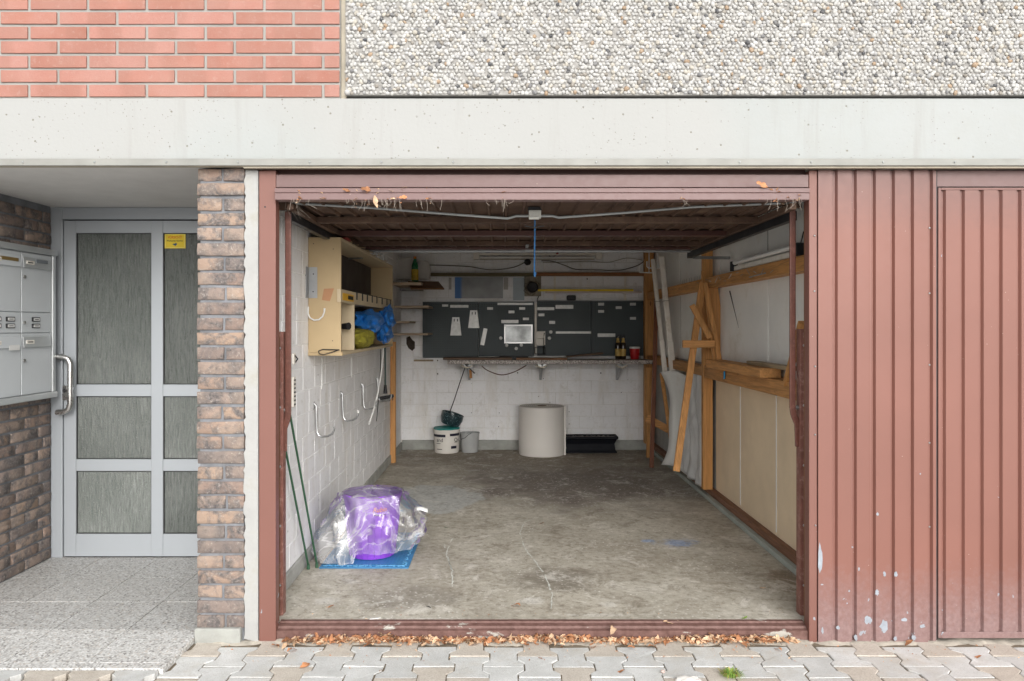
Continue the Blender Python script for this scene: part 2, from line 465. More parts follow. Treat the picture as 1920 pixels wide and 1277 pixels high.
M_speck = None
M_ceil_in = simple('raw_garage_ceiling', (.60, .58, .54), .9, var=.15)
M_ground = simple('street_pavement', (.64, .63, .61), .9, var=.15, scale=3, bump=.4)
M_web = simple('dusty_cobweb', (.30, .26, .22), .9, var=.2)

def mk_peg():
    t = NT('dark_slate_pegboard')
    sc = t.scaled(t.pos, (38, 38, 38))
    v = t.n.new('ShaderNodeTexVoronoi'); t.l.new(sc, v.inputs['Vector']); v.inputs['Scale'].default_value = 1; v.inputs['Randomness'].default_value = 0
    v.voronoi_dimensions = '2D'
    sw = t.n.new('ShaderNodeSeparateXYZ'); t.l.new(t.pos, sw.inputs[0])
    cb = t.n.new('ShaderNodeCombineXYZ'); t.l.new(sw.outputs[0], cb.inputs[0]); t.l.new(sw.outputs[2], cb.inputs[1])
    t.l.new(t.scaled(cb.outputs[0], (38, 38, 1)), v.inputs['Vector'])
    hole = t.mr(v.outputs['Distance'], .2, .14)
    n = t.noise(3, 4, .5, co=t.pos)
    c = t.ramp(n, [(.3, (.032, .044, .048)), (.7, (.050, .067, .071))])
    c = t.mix(t.math('MULTIPLY', hole, .8), c, (.005, .005, .006))
    return t.done(c, .5, 0, None, .4)
M_pegboard = mk_peg()
def mk_mat():
    t = NT('blue_rubber_mat')
    w = t.voro(48, co=t.obj, rand=.3)
    c = t.ramp(w, [(.1, (.02, .14, .34)), (.6, (.04, .23, .46))])
    return t.done(c, .45, 0, t.bump(w, .6, .006), .5)
M_blue_mat = mk_mat()
def mk_speck():
    t = NT('speckled_enamel')
    v = t.voro(55)
    c = t.ramp(v, [(.15, (.25, .38, .40)), (.26, (.010, .03, .038))])
    return t.done(c, .3, 0, None, .5)
M_speck = mk_speck()
def mk_rolltopmat():
    t = NT('rolled_layers')
    w = t.n.new('ShaderNodeTexWave'); w.wave_type = 'RINGS'; w.rings_direction = 'Z'
    t.l.new(t.obj, w.inputs['Vector']); w.inputs['Scale'].default_value = 40; w.inputs['Distortion'].default_value = .6
    c = t.mix(w.outputs['Fac'], (.30, .27, .235), (.43, .40, .36))
    return t.done(c, .7)
M_rolltop = mk_rolltopmat()
def mk_purple():
    t = NT('purple_plastic')
    n = t.noise(3, 2)
    c = t.ramp(n, [(.3, (.22, .055, .52)), (.7, (.29, .085, .64))])
    return t.done(c, .38, 0, None, .5)
M_purple = mk_purple()
def mk_bag():
    t = NT('clear_plastic_film')
    tr = t.n.new('ShaderNodeBsdfTransparent'); tr.inputs[0].default_value = (.985, .985, .99, 1)
    gl = t.n.new('ShaderNodeBsdfGlossy'); gl.inputs['Roughness'].default_value = .16; gl.inputs[0].default_value = (1, 1, 1, 1)
    df = t.n.new('ShaderNodeBsdfDiffuse'); df.inputs[0].default_value = (.9, .9, .9, 1)
    n = t.noise(3.6, 4, .5, co=t.pos, dist=1.5)
    r1 = t.math('ABSOLUTE', t.math('SUBTRACT', n, .5))
    h = t.bump(r1, .45, .03)
    t.l.new(h, gl.inputs['Normal'])
    fr = t.n.new('ShaderNodeLayerWeight'); fr.inputs['Blend'].default_value = .3
    t.l.new(h, fr.inputs['Normal'])
    crease = t.mr(r1, .03, .0, 0, .22)
    cloud = t.mr(t.noise(4, 3, .5, co=t.pos), .42, .68, .05, .30)
    m1 = t.n.new('ShaderNodeMixShader'); t.l.new(t.math('ADD', crease, cloud), m1.inputs[0])
    t.l.new(tr.outputs[0], m1.inputs[1]); t.l.new(df.outputs[0], m1.inputs[2])
    m2 = t.n.new('ShaderNodeMixShader'); t.l.new(t.mr(fr.outputs['Fresnel'], .02, .8, .045, .75), m2.inputs[0])
    t.l.new(m1.outputs[0], m2.inputs[1]); t.l.new(gl.outputs[0], m2.inputs[2])
    t.l.new(m2.outputs[0], t.out.inputs[0])
    return t.m
M_bag = mk_bag()
def mk_glass():
    t = NT('ribbed_obscure_glass')
    w = t.noise(95, 4, .7, co=t.pos, stretch=(1, 1, .10), dist=.8)
    w2 = t.noise(190, 3, .6, co=t.pos, stretch=(1, 1, .5))
    big = t.noise(2.2, 2, .5, co=t.pos)
    h = t.math('ADD', w, t.math('MULTIPLY', w2, .5))
    t.p.inputs['Transmission Weight'].default_value = .50
    t.p.inputs['IOR'].default_value = 1.5
    c = t.mix(t.mr(w, .36, .64), (.36, .40, .37), (.62, .66, .62))  # ripple glints and reflected tones are put into the glass colour
    c = t.mix(t.mr(big, .35, .65, 0, .5), c, (.26, .30, .27))
    c = t.mix(t.mr(w2, .60, .70, 0, .6), c, (.85, .88, .86))
    c = t.mix(1.0, c, t.ramp(t.rnd, [(0, .55), (1, 1.0)]), 'MULTIPLY')  # random darker panes stand for dark reflections
    return t.done(c, t.mr(w, .35, .65, .08, .24), 0, t.bump(h, 1.0, .014), .9)
M_glass = mk_glass()
def mk_poster(name, blue):
    t = NT(name)
    n = t.noise(5, 2, .4, co=t.obj)
    c = t.ramp(n, [(.35, (.22, .23, .23)), (.6, (.34, .35, .36))])
    if blue:
        s_ = t.n.new('ShaderNodeSeparateXYZ'); t.l.new(t.obj, s_.inputs[0])
        c = t.mix(t.mr(s_.outputs[0], -.215, -.185), (.06, .17, .42), c)
    else:
        c = t.ramp(n, [(.35, (.45, .46, .46)), (.6, (.66, .67, .67))])
    return t.done(c, .5)
M_poster = mk_poster('faded_poster_print', True)
M_framepic = simple('blurred_steel_mirror', (.30, .31, .31), .38, .9, var=.45, scale=6, bump=.02)
M_paleblue = simple('pale_blue_sheet', (.40, .46, .50), .5, var=.08)

def mk_pebble():
    t = NT('washed_river_pebbles')
    a = t.n.new('ShaderNodeVertexColor'); a.layer_name = 'stone'
    n = t.noise(120, 3, .6, co=t.obj)
    c = t.mix(t.mr(n, .4, .75, 0, .3), a.outputs[0], (.55, .52, .47))
    return t.done(c, .6, 0, t.bump(n, .15, .001), .4)
M_pebble = mk_pebble()
M_pebblebase = simple('exposed_aggregate_cement', (.30, .29, .275), .95, var=.2, scale=30, bump=.6)

# ------------------------------------------------------------------ mesh building
OFF = {}
class MB:
    def __init__(s): s.v = []; s.f = []
    def add(s, vs, fs):
        o = len(s.v); s.v += [tuple(v) for v in vs]; s.f += [tuple(i + o for i in f) for f in fs]; return s
    def box(s, x0, x1, y0, y1, z0, z1):
        if x0 > x1: x0, x1 = x1, x0
        if y0 > y1: y0, y1 = y1, y0
        if z0 > z1: z0, z1 = z1, z0
        return s.add([(x0,y0,z0),(x1,y0,z0),(x1,y1,z0),(x0,y1,z0),(x0,y0,z1),(x1,y0,z1),(x1,y1,z1),(x0,y1,z1)],
                     [(0,3,2,1),(4,5,6,7),(0,1,5,4),(1,2,6,5),(2,3,7,6),(3,0,4,7)])
    def beam(s, a, b, w, h, up=(0, 0, 1)):
        """rectangular bar from a to b; w across, h along 'up'"""
        a, b = Vector(a), Vector(b); d = (b - a).normalized(); up = Vector(up)
        side = d.cross(up).normalized(); u = side.cross(d).normalized()
        vs = []
        for p in (a, b):
            for sx, sz in ((-1,-1),(1,-1),(1,1),(-1,1)): vs.append(p + side*sx*w/2 + u*sz*h/2)
        return s.add(vs, [(0,1,2,3),(7,6,5,4),(0,4,5,1),(1,5,6,2),(2,6,7,3),(3,7,4,0)])
    def tube(s, pts, r, n=8, close=True):
        pts = [Vector(p) for p in pts]; m = len(pts)
        rs = r if hasattr(r, '__len__') else [r]*m
        t0 = (pts[1]-pts[0]).normalized()
        u = t0.orthogonal().normalized(); vs = []
        for i, p in enumerate(pts):
            t = ((pts[min(i+1,m-1)]-p).normalized() + (p-pts[max(i-1,0)]).normalized())
            t = t.normalized() if t.length > 1e-6 else t0
            u = (u - t*u.dot(t)).normalized(); w = t.cross(u)
            for k in range(n):
                a = 2*PI*k/n; vs.append(p + (u*math.cos(a)+w*math.sin(a))*rs[i])
        fs = [(i*n+k, i*n+(k+1)%n, (i+1)*n+(k+1)%n, (i+1)*n+k) for i in range(m-1) for k in range(n)]
        if close: fs += [tuple(range(n))[::-1], tuple((m-1)*n+k for k in range(n))]
        return s.add(vs, fs)
    def lathe(s, prof, c=(0,0,0), n=32, M=None):
        """prof: (r,z) from bottom to top"""
        c = Vector(c); vs = []; fs = []
        for r, z in prof:
            for k in range(n):
                a = 2*PI*k/n; p = Vector((r*math.cos(a), r*math.sin(a), z))
                if M is not None: p = M @ p
                vs.append(c + p)
        m = len(prof)
        fs = [(i*n+k, i*n+(k+1)%n, (i+1)*n+(k+1)%n, (i+1)*n+k) for i in range(m-1) for k in range(n)]
        fs += [tuple(range(n))[::-1], tuple((m-1)*n+k for k in range(n))]
        return s.add(vs, fs)
    def prism(s, poly, axis, a, b):
        """poly in the plane normal to axis, extruded from a to b. axis x: (y,z); y: (x,z); z: (x,y)"""
        def P(q, t): return {'x': (t, q[0], q[1]), 'y': (q[0], t, q[1]), 'z': (q[0], q[1], t)}[axis]
        n = len(poly); vs = [P(q, a) for q in poly] + [P(q, b) for q in poly]
        fs = [tuple(range(n)), tuple(range(2*n-1, n-1, -1))] + [(i, i+n, (i+1)%n+n, (i+1)%n) for i in range(n)]
        return s.add(vs, fs)
    def grid(s, nu, nv, fn, thick=None):
        vs = [fn(i/(nu-1), j/(nv-1)) for j in range(nv) for i in range(nu)]
        fs = [(j*nu+i, j*nu+i+1, (j+1)*nu+i+1, (j+1)*nu+i) for j in range(nv-1) for i in range(nu-1)]
        return s.add(vs, fs)
    def mesh(s, name, m, off=(0,0,0), smooth=False):
        me = bpy.data.meshes.new(name)
        off = Vector(off)
        me.from_pydata([tuple(Vector(v)-off) for v in s.v], [], s.f)
        me.update()
        import bmesh
        b = bmesh.new(); b.from_mesh(me); bmesh.ops.recalc_face_normals(b, faces=b.faces); b.to_mesh(me); b.free()
        if smooth:
            me.polygons.foreach_set('use_smooth', [True]*len(me.polygons))
            try: me.set_sharp_from_angle(angle=R(38))
            except Exception: pass
        me.materials.append(m)
        return me
    def build(s, name, m, parent=None, smooth=False, bevel=0, seg=2, solid=0, base=None):
        if parent is not None: off = OFF[parent.name]
        else:
            if base is None:
                a = np.array(s.v); lo, hi = a.min(0), a.max(0)
                base = ((lo[0]+hi[0])/2, (lo[1]+hi[1])/2, lo[2])
            off = Vector(base)
        me = s.mesh(name, m, off, smooth)
        o = bpy.data.objects.new(name, me); COL.objects.link(o)
        if parent is not None: o.parent = parent; OFF[o.name] = off
        else: o.location = off; OFF[o.name] = off
        if solid:
            md = o.modifiers.new('thickness', 'SOLIDIFY'); md.thickness = solid; md.offset = 0
        if bevel:
            md = o.modifiers.new('edges', 'BEVEL'); md.width = bevel; md.segments = seg; md.limit_method = 'ANGLE'; md.angle_limit = R(40)
        return o

def box(*a): return MB().box(*a)
def tag(o, label, cat=None, group=None, kind=None):
    if label: o['label'] = label
    if cat: o['category'] = cat
    if group: o['group'] = group
    if kind: o['kind'] = kind
    return o
def thing(name, loc, label, cat, group=None, kind=None):
    o = bpy.data.objects.new(name, None); COL.objects.link(o); o.location = loc; o.empty_display_size = .1
    OFF[o.name] = Vector(loc)
    return tag(o, label, cat, group, kind)
def inst(name, me, loc, parent, rot=None, scale=None):
    """one more object sharing the mesh me, at world location loc, child of parent"""
    o = bpy.data.objects.new(name, me); COL.objects.link(o); o.parent = parent
    o.location = Vector(loc) - OFF[parent.name]
    OFF[o.name] = Vector(loc)
    if rot is not None: o.rotation_euler = rot
    if scale is not None: o.scale = scale
    return o
def text(name, body, size, m, parent, loc, rot=(R(90), 0, 0), extrude=.0004, align='CENTER', sx=1.0, shear=0, wrap=None):
    cu = bpy.data.curves.new(name, 'FONT'); cu.body = body; cu.size = size; cu.extrude = extrude; cu.align_x = align; cu.align_y = 'CENTER'; cu.shear = shear
    tmp = bpy.data.objects.new(name, cu)
    me = bpy.data.meshes.new_from_object(tmp)
    bpy.data.objects.remove(tmp)
    if sx != 1.0:
        for v_ in me.vertices: v_.co.x *= sx
    if wrap:                     # bend round a vertical cylinder of radius wrap
        for v_ in me.vertices:
            a = v_.co.x / wrap; y, z = v_.co.y, v_.co.z
            rr = wrap + z + .0012
            v_.co = (rr*math.sin(a), -rr*math.cos(a), y)
        rot = (0, 0, rot[2])
    me.materials.append(m)
    o = bpy.data.objects.new(name, me); COL.objects.link(o); o.parent = parent
    o.location = Vector(loc) - OFF[parent.name]; o.rotation_euler = rot
    OFF[o.name] = Vector(loc)
    return o

def rough_block(name, sx, sy, sz, m, jit, bev, seed):
    """a brick centred on its origin with worn bevelled edges: 12-60 faces"""
    r_ = random.Random(seed)
    import bmesh
    b = bmesh.new(); bmesh.ops.create_cube(b, size=1)
    for v_ in b.verts: v_.co.x *= sx; v_.co.y *= sy; v_.co.z *= sz
    if bev: bmesh.ops.bevel(b, geom=list(b.edges), offset=bev, segments=1, affect='EDGES', profile=.6)
    if jit:
        bmesh.ops.subdivide_edges(b, edges=[e for e in b.edges if e.calc_length() > min(sx, sz) * .6], cuts=2, use_grid_fill=True)
        for v_ in b.verts:
            n_ = mnoise.noise_vector(v_.co * 28 + Vector((seed*7.3, seed*3.1, 0)))
            v_.co += n_ * jit
    me = bpy.data.meshes.new(name); b.to_mesh(me); b.free(); me.materials.append(m)
    me.polygons.foreach_set('use_smooth', [True]*len(me.polygons))
    try: me.set_sharp_from_angle(angle=R(50 if jit > .002 else 20))
    except Exception: pass
    return me

# ================================================================== SETTING
ground = box(-60, 60, -120, 30, -.5, -.085).build('ground', M_ground); tag(ground, 'grey street surface in front of the garages', kind='structure')

# paving bed and interlocking pavers
bed = box(-3.2, 3.6, -1.1, .16, -.2, -.0712).build('paving', M_joint)
tag(bed, 'interlocking grey and sandy block paving before the garage', kind='structure')
def paver_mesh(half, seed, m):
    L, e, t_, we, ww = .2, .035, .03, .0905, .0615
    g = .0022
    we -= g; ww -= g
    y0 = -L/2 + g; ys = [y0, -L/2+e, -L/2+e+t_, L/2-e-t_, L/2-e, L/2-g]
    xs = [we, we, ww, ww, we, we]
    if half: ys = [y0, -L/2+e, -L/2+e+t_, -g]; xs = [we, we, ww, ww]
    poly = [(x, y) for x, y in zip(xs, ys)] + [(-x, y) for x, y in zip(xs[::-1], ys[::-1])]
    import bmesh
    mb = MB().prism(poly, 'z', -.05, 0)
    me = mb.mesh('paver', m)
    b = bmesh.new(); b.from_mesh(me)
    te = [e_ for e_ in b.edges if all(v_.co.z > -.01 for v_ in e_.verts)]
    bmesh.ops.bevel(b, geom=te, offset=.0022, segments=1, affect='EDGES')
    for v_ in b.verts:
        n_ = mnoise.noise_vector(v_.co * 30 + Vector((seed*5, 0, 0))); v_.co += Vector((n_.x, n_.y, n_.z*.4)) * .0030
    b.to_mesh(me); b.free()
    return me
PG = [paver_mesh(False, i, M_paver) for i in range(3)]
PB = [paver_mesh(False, i + 5, M_paver2) for i in range(3)]
brownset = set()
for c_ in range(-20, 22):
    X = c_ * .1522 + .155
    odd = c_ % 2
    for r_ in range(-5, 1):
        Y = r_ * .2035 - .058 - (.1018 if odd else 0)
        if Y > .06: continue
        # the step covers x < -1.44 as far as y = -.39
        if X < -1.40 and Y > -.56: continue
        k = (c_ * 7 + r_ * 13) % 11
        brown = (r_ == 0 and not odd) or (odd and r_ in (-1,) and c_ % 4 == 1) or (not odd and r_ <= -2 and k < 6) or (odd and r_ <= -2 and k < 5)
        if c_ % 3 == 0 and r_ == -1 and not odd: brown = False
        me = random.choice(PB if brown else PG)
        inst('paver', me, (X + random.uniform(-.002, .002), Y + random.uniform(-.002, .002), -.0665 + random.uniform(-.002, .002)), bed,
             (random.uniform(-.006, .006), random.uniform(-.006, .006), random.uniform(-.012, .012) + (PI if random.random() < .5 else 0)))

for c_ in range(8):
    for r_ in range(1):
        inst('paver', random.choice(PB if (c_ + r_) % 3 else PG), (-1.545 - c_*.186, -.441 - r_*.2035, -.0445 + .0004*(c_ % 2)), bed, (0, 0, random.uniform(-.01, .01)))
# sand and crumbled cement strip between paving and the door sill, and beside the step
fill = MB()
def strip_fn(x0, x1, y0, y1, z, amp, seed):
    def fn(u, v_):
        x = x0 + (x1-x0)*u; y = y0 + (y1-y0)*v_
        return (x, y, z + amp*mnoise.noise(Vector((x*14+seed, y*14, 0))) - .012*abs(2*v_-1)**4)
    return fn
fill.grid(160, 8, strip_fn(-1.43, 2.9, -.045, .10, -.064, .012, 3))
o = fill.build('cement_margin', simple('crumbled_cement_margin', (.47, .43, .365), .95, var=.25, scale=20, bump=.8, bscale=70, bdist=.006), smooth=True)
tag(o, 'crumbling cement strip along the foot of the garage front', kind='structure')

# terrazzo entrance step
step = box(-2.95, -1.445, -.33, 1.36, -.2, -.047).build('entrance_floor', M_mortar_dark)
tag(step, 'speckled terrazzo floor of the entrance recess', kind='structure')
ye = [1.30, .81, .43, .067, -.283, -.335]; xe = [-1.44, -1.795, -2.155, -2.515, -2.86]
for j in range(5):
    for i in range(4):
        mt = M_terr_out if j >= 3 else M_terr_in
        y1, y0 = ye[j], ye[j+1]; x1, x0 = xe[i], xe[i+1]
        if j == 4:
            x0 += .10*(i % 2) ; x1 += .10*((i-1) % 2) if i else 0
        g = .0016
        o = box(x0+g, x1-g, y0+g, y1-g, -.07, -.04 + random.uniform(-.0008, .0008)).build('tile', mt, step, bevel=.0012, seg=1)

gfloor = box(-1.30, 1.80, .086, 5.2, -.25, 0).build('garage_floor', M_floor); tag(gfloor, 'worn stained concrete garage floor', kind='structure')
# wavering chalk-like scratches on the floor
def scratch(pts, w):
    mb = MB(); P = []
    for i in range(len(pts)-1):
        a, b = Vector(WF(*pts[i])), Vector(WF(*pts[i+1]))
        for k in range(8): P.append(a.lerp(b, k/8))
    P = [p + mnoise.noise_vector(p*18)*.008 for p in P]
    for i in range(len(P)-1):
        if random.random() < .12: continue
        a, b = P[i], P[i+1]; d = (b-a).normalized(); s_ = Vector((-d.y, d.x, 0))*w*random.uniform(.3, 1)
        mb.add([(a-s_).to_tuple()[:2]+(.0012,), (b-s_).to_tuple()[:2]+(.0012,), (b+s_).to_tuple()[:2]+(.0012,), (a+s_).to_tuple()[:2]+(.0012,)], [(0,1,2,3)])
    mb.build('scratch', simple('chalky_scratch', (.62, .63, .58), .9, var=.3, scale=60), gfloor)
scratch([(1003, 971), (983, 980), (975, 1000), (985, 1030), (1005, 1055), (1025, 1085), (1035, 1115), (1033, 1145)], .0055)
scratch([(848, 1010), (836, 1040), (845, 1060), (849, 1085), (848, 1103)], .0055)
scratch([(833, 1020), (842, 1052), (850, 1075)], .004)
scratch([(1003, 972), (1010, 970)], .005)
scratch([(700, 1131), (745, 1128)], .003)

# ================================================================== BUILDING
gceil = box(-1.42, 1.90, .30, 5.35, 2.34, 2.6).build('garage_ceiling', M_ceil_in); tag(gceil, 'raw concrete ceiling over the garage', kind='structure')
rceil = box(-3.4, -1.40, .0, 1.6, 2.16, 2.6).build('recess_ceiling', M_ceiling); tag(rceil, 'smooth grey ceiling of the entrance recess', kind='structure')
hall = thing('hallway', (-2.2, 3, -.04), 'dim stair hall seen through the door glass', None, kind='structure')
hm = simple('hall_plaster', (.55, .54, .50), .8)
box(-2.95, -1.45, 1.36, 4.6, -.2, -.045).build('hall_floor', simple('hall_floor_stone', (.25, .24, .22), .4), hall)
box(-3.05, -2.9, 1.36, 4.6, -.1, 2.6).build('hall_wall', hm, hall)
box(-1.52, -1.425, 1.36, 4.6, -.1, 2.6).build('hall_wall', hm, hall)
box(-2.9, -1.52, 4.5, 4.6, -.045, .9).build('hall_wall', hm, hall)
box(-2.9, -1.52, 1.6, 4.6, 2.2, 2.6).build('hall_ceiling', hm, hall)
box(-2.9, -2.65, 4.5, 4.6, .9, 2.2).build('hall_wall', hm, hall)
mb = MB()
for k in range(6): mb.box(-2.15, -1.52, 2.6+k*.28, 2.9+k*.28, -.04, .14+k*.17)
mb.build('stair', simple('dark_stair', (.07, .065, .06), .5), hall)

upper = box(-3.4, 4.9, .25, 5.35, 2.6, 5.2).build('upper_storey', M_mortar); tag(upper, 'upper storey masonry above the garages', kind='structure')

MB().prism([(-2.55, -.04), (-1.53, -.04), (-1.53, .62), (-1.75, .50), (-2.10, .22), (-2.5, .05)], 'y', 1.42, 1.50).build('added_blotch_board', simple('dark_blotch_paint', (.02, .018, .015), .6), hall)  # dark board added close behind the glass to give a diagonal dark blotch
# beam
beam = thing('concrete_beam', (.7, -.05, 2.18), 'long off-white painted concrete beam running over the garage and the entrance', 'beam')
box(-3.4, 4.9, -.05, .30, 2.181, 2.464).build('beam_face', M_beam, beam, bevel=.004)
box(-3.4, 4.9, -.062, -.0505, 2.151, 2.183).build('drip_rail', M_drip, beam, bevel=.0015)
box(-3.4, -1.201, -.0495, -.001, 2.154, 2.1805).build('soffit_edge', M_tan, beam)
box(-1.20, 4.9, -.0495, -.022, 2.142, 2.1805).build('soffit_edge', M_tan, beam)
screws = MB()
for x in np.arange(-3.2, 4.6, .33): screws.lathe([(.0045, 0), (.0045, .003), (.002, .005)], (x, -.062, 2.166), 8, Matrix.Rotation(R(90), 3, 'X'))
o = screws.build('screw', M_zinc, beam, smooth=True); o['kind'] = 'stuff'

# pink brick facade, upper left
fac = thing('brick_facade', (-1.9, -.03, 2.465), 'salmon pink brick wall with pale joints above the beam at left', 'wall')
box(-3.4, -.752, -.046, .25, 2.464, 5.2).build('mortar_bed', M_mortar, fac)
pb = [rough_block('brick', .2575, .03, .0545, M_pinkbrick, .0006, .0012, i) for i in range(4)]
pbh = [rough_block('brick', .2575*.42, .03, .0545, M_pinkbrick, .0006, .0012, i+9) for i in range(2)]
PW, PH = .2716, .0672
for r_ in range(9):
    z = 2.464 + .006 + .0275 + r_*PH
    # right end of facade at x=-.7545; odd rows finish with a full brick, even rows with a short one
    odd = r_ % 2
    x = -.7555 if r_ % 2 == 0 else -.7555
    first = .068 if not odd else .205
    xr = x
    xl = xr - first
    w = first
    me = rough_block('brick', w, .03, .0545, M_pinkbrick, .0006, .0012, 40+r_)
    inst('brick', me, ((xl+xr)/2, -.039, z), fac)
    xr = xl - .0141
    while xr > -3.3:
        inst('brick', random.choice(pb), (xr - .12875, -.0385 + random.uniform(-.0012, .0012), z + random.uniform(-.0008, .0008)), fac,
             (0, random.uniform(-.003, .003), PI if random.random() < .5 else 0))
        xr -= PW

# exposed aggregate panel, upper right
pan = thing('pebble_panel', (1.5, -.06, 2.478), 'large precast panel faced with white river pebbles above the garage', 'panel')
box(-.727, 4.9, -.056, .25, 2.476, 5.2).build('cement_backing', M_pebblebase, pan, bevel=.004)
box(-.7515, -.7275, -.03, .25, 2.464, 5.2).build('joint_filler', M_tan, pan)
import bmesh as _bm
b = _bm.new(); _bm.ops.create_icosphere(b, subdivisions=1, radius=1); 
ico_v = np.array([v_.co[:] for v_ in b.verts]); ico_f = np.array([[v_.index for v_ in f_.verts] for f_ in b.faces]); b.free()
b = _bm.new(); _bm.ops.create_icosphere(b, subdivisions=2, radius=1)
ico_v = np.array([v_.co[:] for v_ in b.verts]); ico_f = np.array([[v_.index for v_ in f_.verts] for f_ in b.faces]); b.free()
sp = .0188
pts = []
xs = np.arange(-.718, 3.0, sp); zs = np.arange(2.487, 3.08, sp*.866)
for j, z in enumerate(zs):
    for x in xs:
        pts.append((x + (j % 2)*sp/2, z))
pts = np.array(pts); pts += rng.uniform(-.0042, .0042, pts.shape)
N = len(pts)
size = rng.uniform(.0080, .0126, N)
# relax: push overlapping neighbours apart a little through a coarse grid
keep = np.ones(N, bool); keep[rng.random(N) < .05] = False
big = rng.random(N) < .10; size[big] *= 1.25
pts, size = pts[keep], size[keep]; N = len(pts)
asp = rng.uniform(.62, 1.0, N); ang = rng.uniform(0, PI, N); dep = rng.uniform(.45, .8, N)
ca, sa = np.cos(ang), np.sin(ang)
lx = ico_v[None, :, 0]*size[:, None]; lz = ico_v[None, :, 2]*(size*asp)[:, None]; ly = ico_v[None, :, 1]*(size*dep)[:, None]
lump = 1 + .13*np.sin(ico_v[None, :, 0]*3 + rng.uniform(0, 6, (N, 1))) * np.cos(ico_v[None, :, 2]*2.6 + rng.uniform(0, 6, (N, 1)))
lx, lz = lx*lump, lz*lump
V = np.empty((N, len(ico_v), 3))
V[..., 0] = pts[:, None, 0] + lx*ca[:, None] - lz*sa[:, None]
V[..., 2] = pts[:, None, 1] + lx*sa[:, None] + lz*ca[:, None]
V[..., 1] = -.057 + ly + rng.uniform(-.003, .002, (N, 1))
Vf = V.reshape(-1, 3) - np.array(OFF[pan.name])
Ff = (ico_f[None] + (np.arange(N)*len(ico_v))[:, None, None]).reshape(-1, 3)
me = bpy.data.meshes.new('pebbles')
me.vertices.add(len(Vf)); me.vertices.foreach_set('co', Vf.ravel())
me.loops.add(Ff.size); me.loops.foreach_set('vertex_index', Ff.ravel().astype(np.int32))
me.polygons.add(len(Ff)); me.polygons.foreach_set('loop_start', np.arange(0, Ff.size, 3, dtype=np.int32))
me.polygons.foreach_set('loop_total', np.full(len(Ff), 3, dtype=np.int32)); me.polygons.foreach_set('use_smooth', np.ones(len(Ff), bool))
me.update(calc_edges=True)
pal = .55*np.array([(.74, .73, .70), (.79, .785, .77), (.68, .67, .64), (.75, .70, .61), (.82, .815, .80), (.62, .62, .62), (.28, .28, .29), (.10, .105, .12), (.55, .38, .24), (.42, .38, .33)])
pw = np.array([.22, .2, .15, .11, .14, .08, .028, .016, .02, .036]); pw /= pw.sum()
cc = pal[rng.choice(len(pal), N, p=pw)] * rng.uniform(.92, 1.05, (N, 1))
ca_ = me.color_attributes.new('stone', 'FLOAT_COLOR', 'POINT')
ca_.data.foreach_set('color', np.concatenate([np.repeat(np.clip(cc, 0, .85), len(ico_v), 0), np.ones((N*len(ico_v), 1))], 1).ravel())
me.materials.append(M_pebble)
o = bpy.data.objects.new('pebbles', me); COL.objects.link(o); o.parent = pan; o['kind'] = 'stuff'

# brick pillar between entrance and garage
pil = thing('brick_pillar', (-1.31, .1, -.06), 'weathered brown and grey brick pillar between the entrance door and the garage', 'pillar')
box(-1.422, -1.216, .0095, 1.2, -.07, 2.15).build('mortar_core', M_mortar_dark, pil)
box(-1.44, -1.225, -.02, .03, -.075, .0).build('footing', M_stone_grey, pil, bevel=.006)
nrow = 30
c0 = (1180-320)/27.95
rowh = 27.95/400
for r_ in range(31):
    z = ZF(1166, 0) + r_*rowh
    if z > 2.13: break
    jx = random.uniform(-.003, .003)
    if r_ % 2:
        segs = [(-1.4325, -1.2135)]
    else:
        s_ = -1.305 + random.uniform(-.012, .01)
        segs = [(-1.4325, s_-.006), (s_+.006, -1.2135)]
    for k, (a, b_) in enumerate(segs):
        w = b_ - a
        me = rough_block('brick', w, .13, .0565, M_oldbrick, .0030, .0022, 200+r_*3+k)
        inst('brick', me, ((a+b_)/2 + jx, .065 + random.uniform(-.004, .004), z + random.uniform(-.0012, .0012)), pil, (random.uniform(-.01, .01), random.uniform(-.008, .008), 0))
jp = [(-1.147, -.07), (-1.147, 2.142)]
zz = 2.142
while zz > -.07:
    jp.append((-1.2095 + random.uniform(-.0075, .005), zz)); zz -= random.uniform(.012, .035)
MB().prism(jp, 'y', -.004, .30).build('plaster_jamb', M_plaster, pil, bevel=.002, seg=1)
# stretchers along the recess side of the pillar
for r_ in range(31):
    z = ZF(1166, 0) + r_*rowh
    if z > 2.13: break
    y = .14
    first = .13 if r_ % 2 else .245
    while y < 1.17:
        L = min(first, 1.175 - y); first = .245
        if L > .05:
            me = rough_block('brick', .03, L, .0565, M_oldbrick, .002, .0025, 900 + r_*7 + int(y*10))
            inst('brick', me, (-1.4175, y + L/2, z), pil)
        y += L + .012

